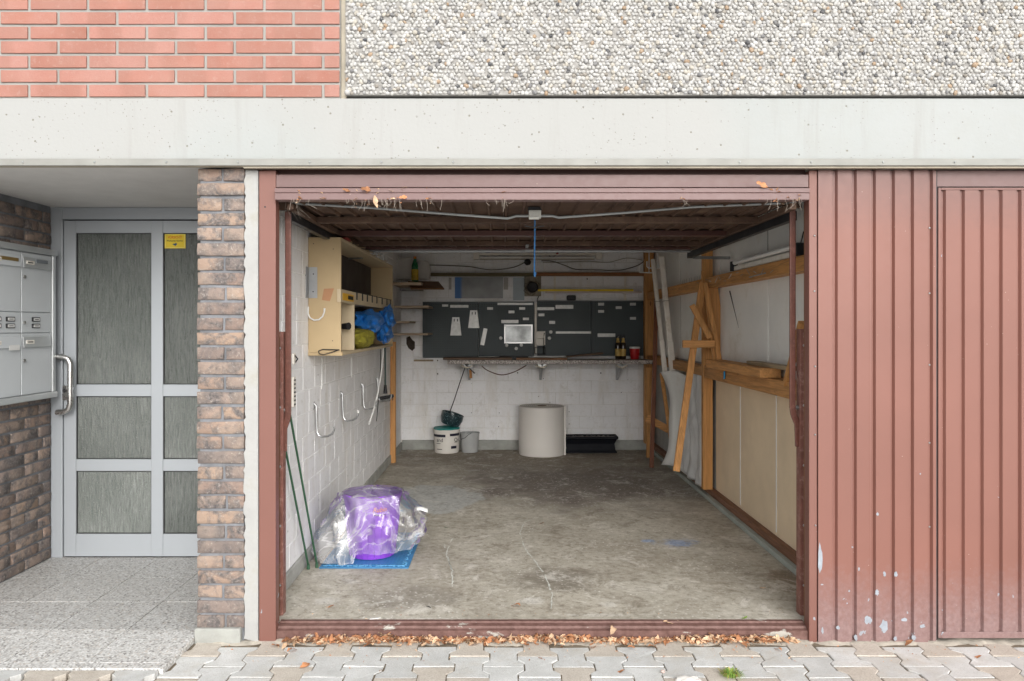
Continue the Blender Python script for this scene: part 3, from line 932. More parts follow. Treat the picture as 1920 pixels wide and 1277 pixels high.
# side brick wall of the recess
sw = thing('side_brick_wall', (-2.9, .6, -.04), 'dark brown brick side wall of the entrance recess carrying the mailboxes', 'wall')
box(-3.4, -2.8365, 0.0, 1.18, -.2, 2.16).build('mortar_core', M_mortar_dark, sw)
mside = [rough_block('brick', .03, .245, .0565, M_oldbrick, .0026, .0022, 500+i) for i in range(6)]
mhalf = [rough_block('brick', .03, .118, .0565, M_oldbrick, .0026, .0022, 520+i) for i in range(4)]
for r_ in range(31):
    z = -.005 + r_*.0698
    if z > 2.14: break
    ph = [.0, .135, .07, .2][r_ % 4]
    y = 1.172; first = [.245, .118, .07, .118][r_ % 4]
    k = 0
    while y > .02:
        L = first if k == 0 else (.245 if (k + r_) % 5 else .118)
        if y - L < 0: L = y - .002
        if L < .04: break
        yc = y - L/2
        hid = (.30 < yc < 1.0 and 1.03 < z < 1.82)
        if not hid:
            if abs(L-.245) < 1e-6: me = random.choice(mside)
            elif abs(L-.118) < 1e-6: me = random.choice(mhalf)
            else: me = rough_block('brick', .03, L, .0565, M_oldbrick, .0026, .0022, 600+r_)
            inst('brick', me, (-2.843 + random.uniform(-.003, .003), yc, z), sw, (PI if random.random() < .5 else 0, 0, random.uniform(-.008, .008)))
        y -= L + .013; k += 1

# ---------------- entrance door
DY = 1.19
ed = thing('entrance_door', (-2.17, DY, -.04), 'silver aluminium entrance door with six obscure glass panes and a bow handle', 'door')
def dx(px): return XF(px, DY)
def dz(py): return ZF(py, DY)
fr = MB()
fr.box(dx(97), dx(118.6), DY-.01, DY+.08, -.04, dz(389))
fr.box(dx(118.6)+.0005, -1.52, DY-.0095, DY+.08, dz(411.5), dz(389.3))
fr.box(-1.52+.0005, -1.43, DY-.01, DY+.08, -.04, dz(389))
fr.build('door_frame', M_alu, ed, bevel=.003)
box(-2.86, -1.42, DY-.006, DY+.10, dz(388.6), 2.163).build('frame_filler', M_ceiling, ed)
box(dx(116), -1.5, DY+.022, DY+.03, -.035, dz(410)).build('gasket', M_alu_dark, ed)
lf = MB()
zs_ = [(dz(721), dz(437)), (dz(861), dz(743)), (dz(1001), dz(883))]
cols = [(dx(143), dx(284)), (dx(306), dx(306)+.475)]
xL, xR = dx(120.5), cols[1][1]+.077
yb, yf = DY+.02, DY-.004
# stiles and rails, butted end to end
lf.box(xL, cols[0][0], yf, yb, dz(1043), dz(414)); lf.box(cols[1][1], xR, yf, yb, dz(1043), dz(414))
lf.box(cols[0][1], cols[1][0], yf, yb, dz(1043)+.0, dz(414))
for a, b_ in cols:
    lf.box(a+.0004, b_-.0004, yf+.0005, yb, dz(1043), zs_[2][0]); lf.box(a+.0004, b_-.0004, yf+.0005, yb, zs_[0][1], dz(414))
    lf.box(a+.0004, b_-.0004, yf+.0005, yb, zs_[1][1], zs_[0][0]); lf.box(a+.0004, b_-.0004, yf+.0005, yb, zs_[2][1], zs_[1][0])
leaf = lf.build('door_leaf', M_alu, ed, bevel=.0015, seg=1)
box(xL, xR, DY+.0, DY+.03, -.0395, dz(1044.5)).build('bottom_seal', M_alu_dark, ed)
for a, b_ in cols:
    for z0, z1 in zs_:
        g = box(a-.004, b_+.004, DY+.0105, DY+.0175, z0-.004, z1+.004).build('glass_pane', M_glass, ed)
        gk = MB()
        for (x0, x1, q0, q1) in ((a, a+.006, z0, z1), (b_-.006, b_, z0, z1), (a+.006, b_-.006, z0, z0+.006), (a+.006, b_-.006, z1-.006, z1)):
            gk.box(x0+.0006, x1-.0006, DY+.003, DY+.010, q0+.0006, q1-.0006)
        gk.build('glazing_seal', M_alu_dark, ed)
HY = DY - .065
def hp(px, py, y=HY): return Vector((dx(px), y, dz(py)))
hpts = [hp(118, 668, DY-.004), hp(118, 668, HY+.02), hp(119.5, 668), hp(130, 668.5), hp(139, 672), hp(143, 681), hp(143, 700), hp(143, 740), hp(143, 756), hp(139, 766), hp(130, 770.5), hp(119.5, 771), hp(118, 771, HY+.02), hp(118, 771, DY-.004)]
MB().tube(hpts, .0165, 16).build('bow_handle', M_steel, ed, smooth=True)
lk = MB().box(dx(119), dx(133.5), DY-.016, DY-.0045, dz(750), dz(723)).build('lock_plate', M_steel, ed, bevel=.004)
MB().lathe([(.011, 0), (.011, .012), (.009, .014)], (dx(125.5), DY-.016, dz(732)), 14, Matrix.Rotation(R(90), 3, 'X')).build('key_cylinder', M_black, lk, smooth=True)

# sticker
st = thing('warning_sticker', (dx(327), DY+.008, dz(466)), 'small yellow warning sticker on the upper right door glass', 'sticker')
M_paleline = simple('pale_yellow_print', (.75, .66, .25), .5)
box(dx(307), dx(346.8), DY+.0078, DY+.0098, dz(465.5), dz(437)).build('sheet', M_yellow, st)
bl = MB(); a0, a1, b0, b1 = dx(308.5), dx(345.3), dz(464.3), dz(438.5); q = .0022
bl.box(a0, a1, DY+.0066, DY+.0074, b0, b0+q); bl.box(a0, a1, DY+.0066, DY+.0074, b1-q, b1); bl.box(a0, a0+q, DY+.0066, DY+.0074, b0+q, b1-q); bl.box(a1-q, a1, DY+.0066, DY+.0074, b0+q, b1-q)
bl.build('border', M_paleline, st)
text('lettering', 'VORSICHT!', .0235, M_txt_red, st, (dx(327), DY+.007, dz(445)), sx=.75)
text('lettering', 'Wachsamer Nachbar', .0150, M_txt_black, st, (dx(327), DY+.007, dz(451.3)), sx=.80)
MB().prism([(dx(327)+x*.016, dz(458.3)+z*.016) for x, z in ((-1, 0), (-.5, .35), (-.1, .3), (.2, .55), (.7, .5), (.9, .1), (.5, -.2), (.2, -.6), (-.2, -.35), (-.6, -.1))], 'y', DY+.0066, DY+.0074).build('emblem', simple('blue_print', (.02, .07, .14), .6), st)

# ---------------- mailbox unit
MX = -2.775
mu = thing('mailbox_unit', (-2.8, .65, .98), 'silver block of mailboxes with doorbell panel on the side brick wall', 'mailbox')
yE = 1.10; zt, zb = 1.865, .987
mb = MB()
mb.box(-2.83, MX-.006, .215, yE-.002, zb+.01, zt-.01)
mb.build('housing', M_box, mu)
fm = MB()
fm.box(-2.832, MX+.022, .19, yE+.02, zt-.022, zt+.014)
fm.build('rim', M_boxframe, mu, bevel=.006)
MB().box(-2.832, MX+.022, .19, yE+.02, zb-.014, zb+.022).build('rim', M_boxframe, mu, bevel=.006)
box(-2.831, MX+.014, yE-.018, yE+.012, zb+.022, zt-.022).build('post', M_boxframe, mu, bevel=.003)
box(-2.831, MX+.014, .195, .215, zb+.022, zt-.022).build('post', M_boxframe, mu, bevel=.003)
ysep = [.22, .505, .795, 1.082]
zr = [zb+.024, 1.372, 1.492, zt-.024]
for c_ in range(3):
    y0, y1 = ysep[c_]+.004, ysep[c_+1]-.004
    if c_ < 2: box(MX-.005, MX+.0015, y1+.0005, y1+.0075, zr[0], zr[3]).build('divider', M_boxframe, mu)
    for r_ in (0, 2):
        d_ = box(MX-.005, MX+.004, y0, y1, zr[r_]+.003, zr[r_+1]-.003).build('box_door', M_box, mu, bevel=.0015, seg=1)
        zt_ = zr[r_+1] - (.028 if r_ == 2 else .022)
        f_ = MB().prism([(MX+.0045, zt_), (MX+.009, zt_), (MX+.016, zt_-.062), (MX+.0045, zt_-.062)], 'y', y0+.006, y1-.012)
        # prism axis y expects (x,z)
        f_.build('letter_flap', M_boxframe if c_ == 2 else M_box, mu, bevel=.001, seg=1)
        MB().box(MX+.0125, MX+.016, y0+.03, y0+.10, zt_-.042, zt_-.020).build('name_card', M_offwhite, mu)
        MB().box(MX+.0161, MX+.0165, y0+.04, y0+.088, zt_-.034, zt_-.028).build('card_print', MATS['black_print'], mu)
        if not (c_ == 1 and r_ == 0):
            MB().lathe([(.011, 0), (.011, .006), (.007, .009)], (MX+.004, y0+.022, zr[r_]+(.20 if r_ == 0 else .205)), 12, Matrix.Rotation(R(90), 3, 'Y')).build('lock', M_steel, mu, smooth=True)
        if c_ == 1 and r_ == 0:
            MB().box(MX+.0165, MX+.0175, y1-.12, y1-.03, zt_-.075, zt_-.045).build('paper_sticker', M_white, mu)
    box(MX-.005, MX+.004, y0, y1, zr[1]+.002, zr[2]-.002).build('bell_panel', M_box, mu, bevel=.0015, seg=1)
    MB().lathe([(.010, 0), (.010, .006), (.006, .008)], (MX+.004, y0+.022, (zr[1]+zr[2])/2), 12, Matrix.Rotation(R(90), 3, 'Y')).build('lock', M_steel, mu, smooth=True)
    bells = [.125] if c_ == 2 else [.07, .185]
    for q in bells:
        for zz in (-.019, .019):
            h_ = MB().box(MX+.004, MX+.010, y0+q-.035, y0+q+.04, (zr[1]+zr[2])/2+zz-.013, (zr[1]+zr[2])/2+zz+.013).build('bell_holder', M_black, mu, bevel=.002, seg=1)
            MB().box(MX+.0102, MX+.0115, y0+q-.024, y0+q+.032, (zr[1]+zr[2])/2+zz-.008, (zr[1]+zr[2])/2+zz+.008).build('bell_card', M_white, h_)
            MB().box(MX+.0116, MX+.012, y0+q-.014, y0+q+.022, (zr[1]+zr[2])/2+zz-.002, (zr[1]+zr[2])/2+zz+.002).build('card_print', MATS['black_print'], h_)
for (y_, z_, t_) in ((ysep[2]+.075, zt-.083, 1),):
    box(MX+.010, MX+.0145, ysep[2]+.125, ysep[2]+.235, zt-.078, zt-.058).build('bell_card', simple('grey_print_card', (.20, .22, .24), .5), mu)
box(MX+.010, MX+.0155, ysep[2]-.21, ysep[2]-.04, zt-.085, zt-.066).build('letter_slot', simple('brass_strip', (.28, .19, .07), .45, .4), mu)

# ---------------- garage front frame
gf = thing('garage_door_frame', (.19, .05, -.07), 'faded oxide red steel frame around the open garage', 'door frame')
lx0, lx1 = XF(485.5, 0), XF(517, 0)
lint_b = ZF(351, 0)
MB().box(lx0, lx1, .0, .055, -.072, 2.1415).build('post', M_red_plain, gf, bevel=.003)
MB().box(lx0+.02, lx1-.006, .0555, .07, -.072, 2.10).build('post_return', M_red_dark, gf)
rx0, rx1 = XF(1517, 0), XF(1532.5, 0)
MB().box(rx0, rx1, .0, .055, -.072, 2.1415).build('post', M_red_plain, gf, bevel=.003)
MB().box(rx0+.006, rx1, .0555, .07, -.072, 2.10).build('post_return', M_red_dark, gf)
MB().box(lx1+.0005, rx0-.0005, .004, .05, lint_b, ZF(327, 0)).build('lintel', M_red_dusty, gf, bevel=.002)
MB().box(lx1+.001, rx0-.001, .0505, .14, lint_b+.03, 2.141).build('lintel_return', M_red_dark, gf)
MB().box(lx1+.002, rx0-.002, .042, .0503, ZF(327, 0)+.0005, 2.1408).build('lintel_shade_band', M_red_vdark, gf)  # dark strip standing for the deep shade between lintel and beam
MB().box(lx0+.002, rx0-.002, .0425, .0503, 2.1412, 2.1795).build('lintel_shade_band', M_red_vdark, gf)
# sill: two stepped rails with grey bare patches
def mk_sill():
    t = NT('worn_sill_paint')
    n = t.noise(7, 6, .7, co=t.pos, stretch=(.6, 1, 1)); f = t.noise(30, 5, .7, co=t.pos)
    c = t.ramp(f, [(.3, (.095, .045, .036)), (.7, (.19, .105, .09))])
    c = t.mix(t.mr(n, .61, .64), c, (.40, .38, .34))
    return t.done(c, .6, 0, t.bump(f, .4, .004), .4)
M_sill = mk_sill()
MB().prism([(-.072+.085, -.07), (.013, -.022), (.03, -.018), (.035, -.008), (.06, -.004), (.065, .003), (.085, .003), (.085, -.07)], 'x', lx1+.0005, rx0-.0005).build('sill', M_sill, gf)
# lower guide channels standing inside the opening
for (pa, pb_, top, sgn) in ((521, 530.5, 622, 1), (1500.5, 1512, 617, -1)):
    Yg = .14
    xa, xb = XF(pa, Yg), XF(pb_, Yg)
    m_ = MB(); t_ = .004
    m_.box(xa, xb, Yg+.0, Yg+.004, .0, ZF(top, Yg)); m_.box(xa, xa+t_, Yg+.0045, Yg+.05, .0, ZF(top, Yg)); m_.box(xb-t_, xb, Yg+.0045, Yg+.05, .0, ZF(top, Yg))
    m_.box(xa+(xb-xa)*.42, xa+(xb-xa)*.58, Yg-.006, Yg-.0005, .0, ZF(top, Yg)-.02)
    ch = m_.build('guide_channel', simple('brown_red_channel_paint', (.20, .085, .065), .5, var=.25, scale=14, dirt=(.33, .20, .17), dscale=30), gf, bevel=.001, seg=1)
    bolts = MB()
    for zz in np.linspace(.15, ZF(top, Yg)-.08, 5): bolts.lathe([(.006, 0), (.006, .004), (.003, .007)], ((xa+xb)/2, Yg-.006, zz), 8, Matrix.Rotation(R(90), 3, 'X'))
    bolts.build('bolt', M_zinc, ch, smooth=True)
MB().box(lx1-.0055, lx1-.001, .0555, .060, 0, 1.99).build('seal_strip', simple('ochre_sealant', (.22, .12, .04), .7), gf)
MB().box(rx0+.001, rx0+.0055, .0555, .060, 0, 1.99).build('seal_strip', MATS['ochre_sealant'], gf)
for (px, py) in ((1527, 442), (1527, 546), (1528, 687), (1528, 815), (1529, 985)):
    MB().lathe([(.0042, 0), (.0042, .003), (.002, .005)], (XF(px, 0), 0, ZF(py, 0)), 10, Matrix.Rotation(R(90), 3, 'X')).build('rivet', M_zinc, gf, smooth=True)
MB().lathe([(.004, 0), (.004, .001)], (XF(497, 0), 0, ZF(388, 0)), 10, Matrix.Rotation(R(90), 3, 'X')).build('bolt_hole', M_black, gf)

# ---------------- ribbed profile helper (trapezoid sheet), local u across, v depth
def rib_profile(u0, u1, pitch, groove, depth, start):
    """polyline of (u, depth) from u0 to u1: flats at depth 0, grooves at depth"""
    pts = [(u0, 0.)]; u = start
    s_ = groove*.30
    while u + groove < u1:
        pts += [(u, 0.), (u+s_, depth), (u+groove-s_, depth), (u+groove, 0.)]; u += pitch
    pts.append((u1, 0.)); return pts

# fixed ribbed cladding panel right of the opening
fp = thing('ribbed_cladding_panel', (1.75, 0, -.07), 'oxide red ribbed sheet steel panel with chipped paint between the two garage doors', 'panel')
u0, u1 = XF(1533, 0), XF(1754, 0)
pr = rib_profile(u0, u1, 99/2.775/400, .0245, .014, XF(1560, 0))
m_ = MB()
z0, z1 = ZF(1203, 0), 2.1415
vs = []; fs = []
for (u, d_) in pr: vs += [(u, -.006+d_, z0), (u, -.006+d_, z1)]
for i in range(len(pr)-1): fs.append((2*i, 2*i+2, 2*i+3, 2*i+1))
m_.add(vs, fs)
o = m_.build('ribbed_sheet', M_red, fp, solid=.0012)
MB().box(u0, u1, .016, .16, -.072, 2.141).build('backing', M_red_dark, fp)
for px in (1741,):
    for py in (428, 550, 684, 830, 987): MB().lathe([(.0042, 0), (.0042, .003), (.002, .005)], (XF(px, 0), -.0065, ZF(py, 0)), 10, Matrix.Rotation(R(90), 3, 'X')).build('rivet', M_zinc, fp, smooth=True)
# peeled paint patches: flakes with an edge
def flake(px, py, wpx, hpx, seed, par, Yf=-.0068, m=None):
    r_ = random.Random(seed); n = 14
    poly = []
    for k in range(n):
        a = 2*PI*k/n; rr = r_.uniform(.6, 1.1)
        poly.append((XF(px + math.cos(a)*wpx/2*rr, 0), ZF(py + math.sin(a)*hpx/2*rr, 0)))
    MB().prism(poly, 'y', Yf, Yf-.0007).build('bare_patch', m or M_primer, par)
M_primer = simple('pale_grey_primer', (.30, .33, .37), .6, var=.15, scale=40)
for i, (px, py, w_, h_) in enumerate(((1536.5, 1048, 9, 62), (1530, 986, 10, 10), (1626, 1161, 15, 18), (1656, 1174, 18, 26), (1695, 1161, 13, 9), (1657, 1075, 6, 10), (1678, 1076, 7, 12), (1609, 1066, 4, 9), (1643, 1110, 8, 14), (1591, 1107, 4, 5), (1728, 1173, 12, 7), (1597, 1025, 4, 4), (1570, 1176, 8, 9), (1603, 1194, 8, 14), (1541, 1181, 5, 14), (1712, 1195, 9, 12), (1677, 1196, 8, 10), (1540, 1095, 6, 3), (1724, 888, 3, 4), (1587, 1130, 3, 4), (1644, 963, 5, 7))):
    if px > 1531: flake(px, py, w_, h_, i, fp)

# closed garage door at the right
gd = thing('closed_garage_door', (3.0, 0, -.05), 'closed ribbed oxide red garage door at the far right', 'garage door')
dx0 = XF(1758, 0); dx1 = dx0 + 2.42
zb_, zt_ = ZF(1196, 0), ZF(351, 0)
MB().box(XF(1754.6, 0), XF(1757.2, 0), -.001, .05, -.06, 2.14).build('door_gap', M_black, gd)
MB().box(XF(1754.6, 0), dx1+.1, .003, .05, ZF(349.5, 0), 2.1413).build('lintel', M_red_dusty, gd)
MB().box(dx1+.004, dx1+.1, .004, .05, -.06, zt_).build('post', M_red, gd)
MB().box(XF(1754.6, 0), dx1+.1, .012, .05, ZF(351.8, 0), ZF(349.7, 0)).build('top_gap', M_black, gd)
lo_, hi_ = ZF(1184, 0), ZF(357, 0)
pr = rib_profile(dx0+.014, dx1-.014, 97/2.74/400, .0245, .013, XF(1763, 0))
vs = []; fs = []
for (u, d_) in pr: vs += [(u, -.004+d_, lo_), (u, -.004+d_, hi_)]
for i in range(len(pr)-1): fs.append((2*i, 2*i+2, 2*i+3, 2*i+1))
MB().add(vs, fs).build('ribbed_sheet', M_red, gd, solid=.0012)
m_ = MB()
m_.box(dx0, dx0+.0135, -.006, .03, zb_, zt_-.003); m_.box(dx1-.0135, dx1, -.006, .03, zb_, zt_-.003)
m_.box(dx0+.014, dx1-.014, -.006, .03, zb_, lo_-.0005); m_.box(dx0+.014, dx1-.014, -.006, .03, hi_+.0005, zt_-.003)
m_.build('leaf_frame', M_red, gd, bevel=.002)
MB().box(dx0+.014, dx1-.014, .016, .03, lo_, hi_).build('backing', M_red_dark, gd)
box(dx1+.1, 4.9, .0, .3, -.1, 2.14).build('end_wall', M_plaster)
tag(bpy.data.objects['end_wall'], 'white plastered wall end beyond the closed door', 'wall')
box(1.90, 4.9, .6, .7, -.1, 2.6).build('second_garage_back', M_ceil_in); tag(bpy.data.objects['second_garage_back'], 'inner wall behind the closed garage', kind='structure')

# ---------------- raised up-and-over door
rd = thing('raised_garage_door', (.2, .05, 1.98), 'raised up-and-over garage door hanging under the ceiling, brown ribbed inside', 'garage door')
zc = 1.985
fx0, fx1 = XF(515.5, -.03), XF(1517.5, -.03)
m_ = MB(); m_.box(fx0, fx1, -.036, -.004, ZF(361.5, -.03), ZF(353, -.03)); 
m_.build('leading_edge', M_red_dusty, rd, bevel=.002)
MB().box(fx0, fx1, -.034, .03, ZF(375, -.03), ZF(362.2, -.03)).build('bottom_rail', M_red_dusty, rd, bevel=.0025)
MB().box(fx0+.004, fx1-.004, -.03, -.010, ZF(362.3, -.03), ZF(361.4, -.03)).build('edge_groove', M_red_dark, rd)
yF, yR = .035, 2.03
sx0, sx1 = fx0+.035, fx1-.03
pr = rib_profile(sx0, sx1, .0892, .0195, .013, sx0+.05)
vs = []; fs = []
for (u, d_) in pr: vs += [(u, yF, zc+.03-d_), (u, yR, zc+.012-d_)]
for i in range(len(pr)-1): fs.append((2*i, 2*i+2, 2*i+3, 2*i+1))
MB().add(vs, fs).build('ribbed_sheet', M_inside, rd, solid=.0012)
for (ya, yb_, h_, mt) in ((.50, .545, .03, M_inside), (1.06, 1.14, .035, M_red_vdark), (1.62, 1.67, .02, M_inside)):
    MB().box(sx0+.02, sx1-.02, ya, yb_, zc-.02, zc+.012).build('stiffener', mt, rd, bevel=.003)
MB().box(sx0, sx1, 1.93, 2.03, zc-.012, zc+.006).build('rear_rail', M_red_vdark, rd, bevel=.003)
MB().box(sx0, sx1, 2.035, 2.055, zc-.026, zc-.010).build('cross_tube', M_zinc, rd, bevel=.003)
for x in (sx0, sx1-.03): MB().box(x, x+.03, yF+.01, 1.93, zc-.02, zc+.01).build('side_rail', M_inside, rd, bevel=.002)
# ceiling guide tracks on either side
for i, x in enumerate((sx0-.045, sx1+.012)):
    m_ = MB(); m_.box(x, x+.035, .16, 2.20, zc-.055, zc-.05); m_.box(x, x+.004, .16, 2.20, zc-.05, zc-.01); m_.box(x+.031, x+.035, .16, 2.20, zc-.05, zc-.01)
    m_.build('guide_track', M_blacktrack, rd)
    MB().beam((x+.017, 2.08, zc-.06), (1.70 if i else -1.165, 2.10, zc-.062), .03, .02).build('track_bracket', M_zinc, rd)
# locking rods and the lock box
def rp(px, py, Y): return W(px, py, Y)
MB().tube([rp(548, 381, .12), rp(700, 390, .20), rp(850, 402, .26), rp(952, 409.5, .27), rp(968, 405, .27), rp(992, 405, .27)], .0062, 8).build('locking_rod', M_greymetal, rd, smooth=True)
MB().tube([rp(1014, 405, .27), rp(1036, 405, .27), rp(1048, 408, .27), rp(1170, 399, .25), rp(1300, 388, .19), rp(1490, 380, .12)], .0062, 8).build('locking_rod', M_greymetal, rd, smooth=True)
lb = rp(1003, 404, .27)
m_ = MB().box(lb.x-.032, lb.x+.030, .235, .27, lb.z-.018, lb.z+.022).build('lock_box', simple('dirty_white_metal', (.50, .50, .46), .5), rd, bevel=.003)
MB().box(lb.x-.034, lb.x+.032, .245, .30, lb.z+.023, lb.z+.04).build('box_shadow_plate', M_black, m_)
MB().box(lb.x-.032, lb.x+.02, .225, .2345, lb.z-.026, lb.z-.012).build('latch', MATS['dirty_white_metal'], m_, bevel=.002)
MB().tube([(lb.x-.05, .26, lb.z-.055), (lb.x, .26, lb.z-.062), (lb.x+.045, .26, lb.z-.054)], .003, 6).build('latch_lever', M_black, m_, smooth=True)
# lever arms
def arm(pts, name='lever_arm'):
    P_ = [W(px, py, Y) for px, py, Y in pts]
    m_ = MB()
    for i in range(len(P_)-1): m_.beam(P_[i], P_[i+1] + (P_[i+1]-P_[i]).normalized()*.004, .012, .030, up=(1, 0, 0))
    return m_.build(name, simple('red_brown_arm_paint', (.115, .042, .03), .42, var=.2, scale=14, dirt=(.18, .08, .06), dscale=40), rd, bevel=.004)
arm([(540.5, 396, .16), (540.5, 772, .16), (539, 786, .16), (533, 803, .16), (532.5, 845, .16)])
arm([(1486, 392, .16), (1486, 765, .16), (1488, 778, .16), (1495, 795, .16), (1496.5, 836, .16)])
for px, py in ((533, 769), (1497.5, 764)):
    p = W(px, py, .165); MB().lathe([(.010, -.02), (.010, .02)], p, 12, Matrix.Rotation(R(90), 3, 'Y')).build('pivot_bolt', M_zinc, rd, smooth=True)
for px, py in ((541, 389), (1487, 385)):
    p = W(px, py, .15); MB().lathe([(.017, -.012), (.02, 0), (.017, .012)], p, 14, Matrix.Rotation(R(90), 3, 'X')).build('pivot_bracket', M_inside, rd, smooth=True)
    MB().box(p.x-.05, p.x+.045, .155, .175, p.z-.012, p.z+.03).build('corner_plate', M_inside, rd, bevel=.004)
MB().box(XF(985, 1.9), XF(1000, 1.9), 1.9, 1.92, zc-.035, zc-.022).build('stop_plate', M_zinc, rd)
p = W(989, 450, 1.6); MB().box(p.x-.012, p.x+.008, 1.55, 1.7, zc-.03, zc-.022).build('stop_plate', M_zinc, rd)
# blue pull rope
rp0, rp1 = W(1003, 409, .26), W(1003, 512, .33)
ro = MB()
for k in range(3):
    ro.tube([Vector((rp0.x + .0022*math.cos(t_*.9+k*2.1) , rp0.y + (rp1.y-rp0.y)*t_/24 + .0022*math.sin(t_*.9+k*2.1), rp0.z + (rp1.z-rp0.z)*t_/24)) for t_ in range(25)], .0021, 6)
o = ro.build('pull_rope', M_rope, rd, smooth=True)
MB().tube([rp1+Vector((0, 0, .004)), rp1-Vector((.001, 0, .02))], [.008, .0045], 8).build('rope_knot', M_rope, rd, smooth=True)

# ================================================================== GARAGE WALLS
XL, XR, YB = -1.165, 1.70, 5.045
BW, BH = .272, .1355
blk_x = [rough_block('block', BW-.006, .02, BH-.006, M_block, .0004, .0022, 700+i) for i in range(3)]
blk_y = [rough_block('block', .02, BW-.005, BH-.005, M_block, .0004, .0022, 710+i) for i in range(3)]
lw = thing('left_garage_wall', (XL, 2.6, 0), 'whitewashed block wall along the left of the garage', 'wall')
MB().box(-1.40, XL-.0032, .302, YB+.2, -.2, 2.34).build('wall_core', simple('whitewashed_joint', (.88, .88, .88), .85, var=.08, scale=8, bump=.5), lw)
MB().box(XL-.03, XL+.012, .15, YB, .0, .085).build('plinth', M_stone_grey, lw, bevel=.006)
MB().box(-1.42, XL-.004, .06, .3015, -.1, 2.14).build('reveal', M_plaster, lw)
nb = 0
for r_ in range(17):
    z = .085 + BH/2 + r_*BH
    y = .30 + (BW/2 if r_ % 2 else 0) - (.13 if r_ % 4 > 1 else 0)
    while y < YB - .02:
        y0, y1 = max(y, .302), min(y+BW, YB)
        yc = (y0+y1)/2
        hid = 1.1 < yc < 2.95 and 1.30 < z < 1.88
        if y1-y0 > .05 and not hid and nb < 299:
            full = y1-y0 > BW-.01
            me = random.choice(blk_y) if full else rough_block('block', .02, y1-y0-.007, BH-.005, M_block, .0004, .0022, 730+nb)
            inst('block', me, (XL-.010+random.uniform(-.0004, .0006), yc, min(z, 2.34)), lw, (0, random.uniform(-.0008, .0008), random.uniform(-.0008, .0008))); nb += 1
        y += BW
bw_ = thing('back_garage_wall', (.25, YB, 0), 'whitewashed block back wall of the garage', 'wall')
MB().box(-1.40, 1.95, YB+.0065, YB+.25, -.2, 2.34).build('wall_core', simple('greyed_whitewash_joint', (.78, .77, .745), .9), bw_)
MB().box(XL+.013, 1.72, YB-.022, YB+.006, 0, .11).build('plinth', M_stone_grey, bw_, bevel=.006)
nb = 0
for r_ in range(17):
    z = .11 + BH/2 + r_*BH
    if z > 2.33: break
    x = XL - (BW/2 if r_ % 2 else .0)
    while x < 1.70:
        x0, x1 = max(x, XL), min(x+BW, 1.72)
        xc = (x0+x1)/2
        hid = -.85 < xc < 1.55 and 1.12 < z < 1.62
        if x1-x0 > .05 and not hid:
            me = random.choice(blk_x) if x1-x0 > BW-.01 else rough_block('block', x1-x0-.007, .02, BH-.005, M_block, .0004, .0022, 760+nb)
            inst('block', me, (xc, YB+.010+random.uniform(-.0004, .0006), z), bw_, (random.uniform(-.001, .001), 0, random.uniform(-.001, .001))); nb += 1
        x += BW

# right: timber stud partition
rw = thing('stud_partition', (XR, 2.6, 0), 'timber stud partition with board panels along the right of the garage', 'wall')
MB().box(1.80, 1.90, .05, YB+.2, -.2, 2.6).build('backing_wall', M_ceil_in, rw)
MB().box(1.655, 1.80, .14, YB-.03, 0, .035).build('concrete_curb', simple('pale_green_curb', (.40, .43, .39), .85, var=.15, scale=8, bump=.5), rw, bevel=.004)
MB().box(1.685, 1.76, .145, YB-.03, .0355, .085).build('sole_plate', M_sole, rw, bevel=.003)
# upper grey boards and lower beige boards
ub = [.15, 1.35, 2.42, 3.10, 3.75, 4.35, YB-.03]
for i in range(len(ub)-1):
    MB().box(XR+.025 - (.004 if i % 2 else 0), XR+.037, ub[i]+.003, ub[i+1]-.003, 1.10, 1.80).build('board_panel', M_gypsum, rw, bevel=.001, seg=1)
    MB().box(XR+.025 - (0 if i % 2 else .004), XR+.037, ub[i]+.003, ub[i+1]-.003, 1.806, 2.34).build('board_panel', M_gypsum, rw, bevel=.001, seg=1)
lb_ = [.15, .72, 1.215, 1.93, 2.56]
for i in range(len(lb_)-1):
    MB().box(XR+.028, XR+.037, lb_[i]+.004, lb_[i+1]-.004, .086, 1.097).build('board_panel', M_hardboard, rw, bevel=.001, seg=1)
    if i: MB().box(XR+.024, XR+.032, lb_[i]-.0025, lb_[i]+.0035, .11, 1.0).build('white_joint', M_white, rw)
MB().box(XR+.03, XR+.037, 2.565, YB-.03, .086, 1.097).build('board_panel', simple('grey_backboard', (.42, .42, .40), .8), rw)
MB().box(1.745, 1.80, .14, YB, .0, 2.34).build('inner_lining', M_ceil_in, rw)
# rails
def rail(Y0, z0, Y1, z1, x0, x1, h, name='rail', m=None):
    m_ = MB(); a = Vector(((x0+x1)/2, Y0, z0)); b_ = Vector(((x0+x1)/2, Y1, z1))
    m_.beam(a, b_, abs(x1-x0), h); return m_.build(name, m or M_woody, rw, bevel=.003)
rail(.155, 1.755, 2.53, 1.757, 1.625, 1.722, .085)
rail(2.62, 1.755, YB-.03, 1.752, 1.625, 1.722, .085)
rail(.155, 1.045, 2.53, 1.045, 1.625, 1.722, .095)
rail(2.62, 1.045, YB-.03, 1.045, 1.625, 1.722, .08)
MB().box(1.622, 1.70, 2.545, 2.605, .087, 2.335).build('stud', M_wood, rw, bevel=.003)
MB().box(1.60, 1.70, YB-.13, YB-.035, .087, 2.335).build('stud', M_wood, rw, bevel=.003)
MB().box(1.66, 1.722, .155, .215, .087, .99).build('stud', M_wood, rw, bevel=.003)
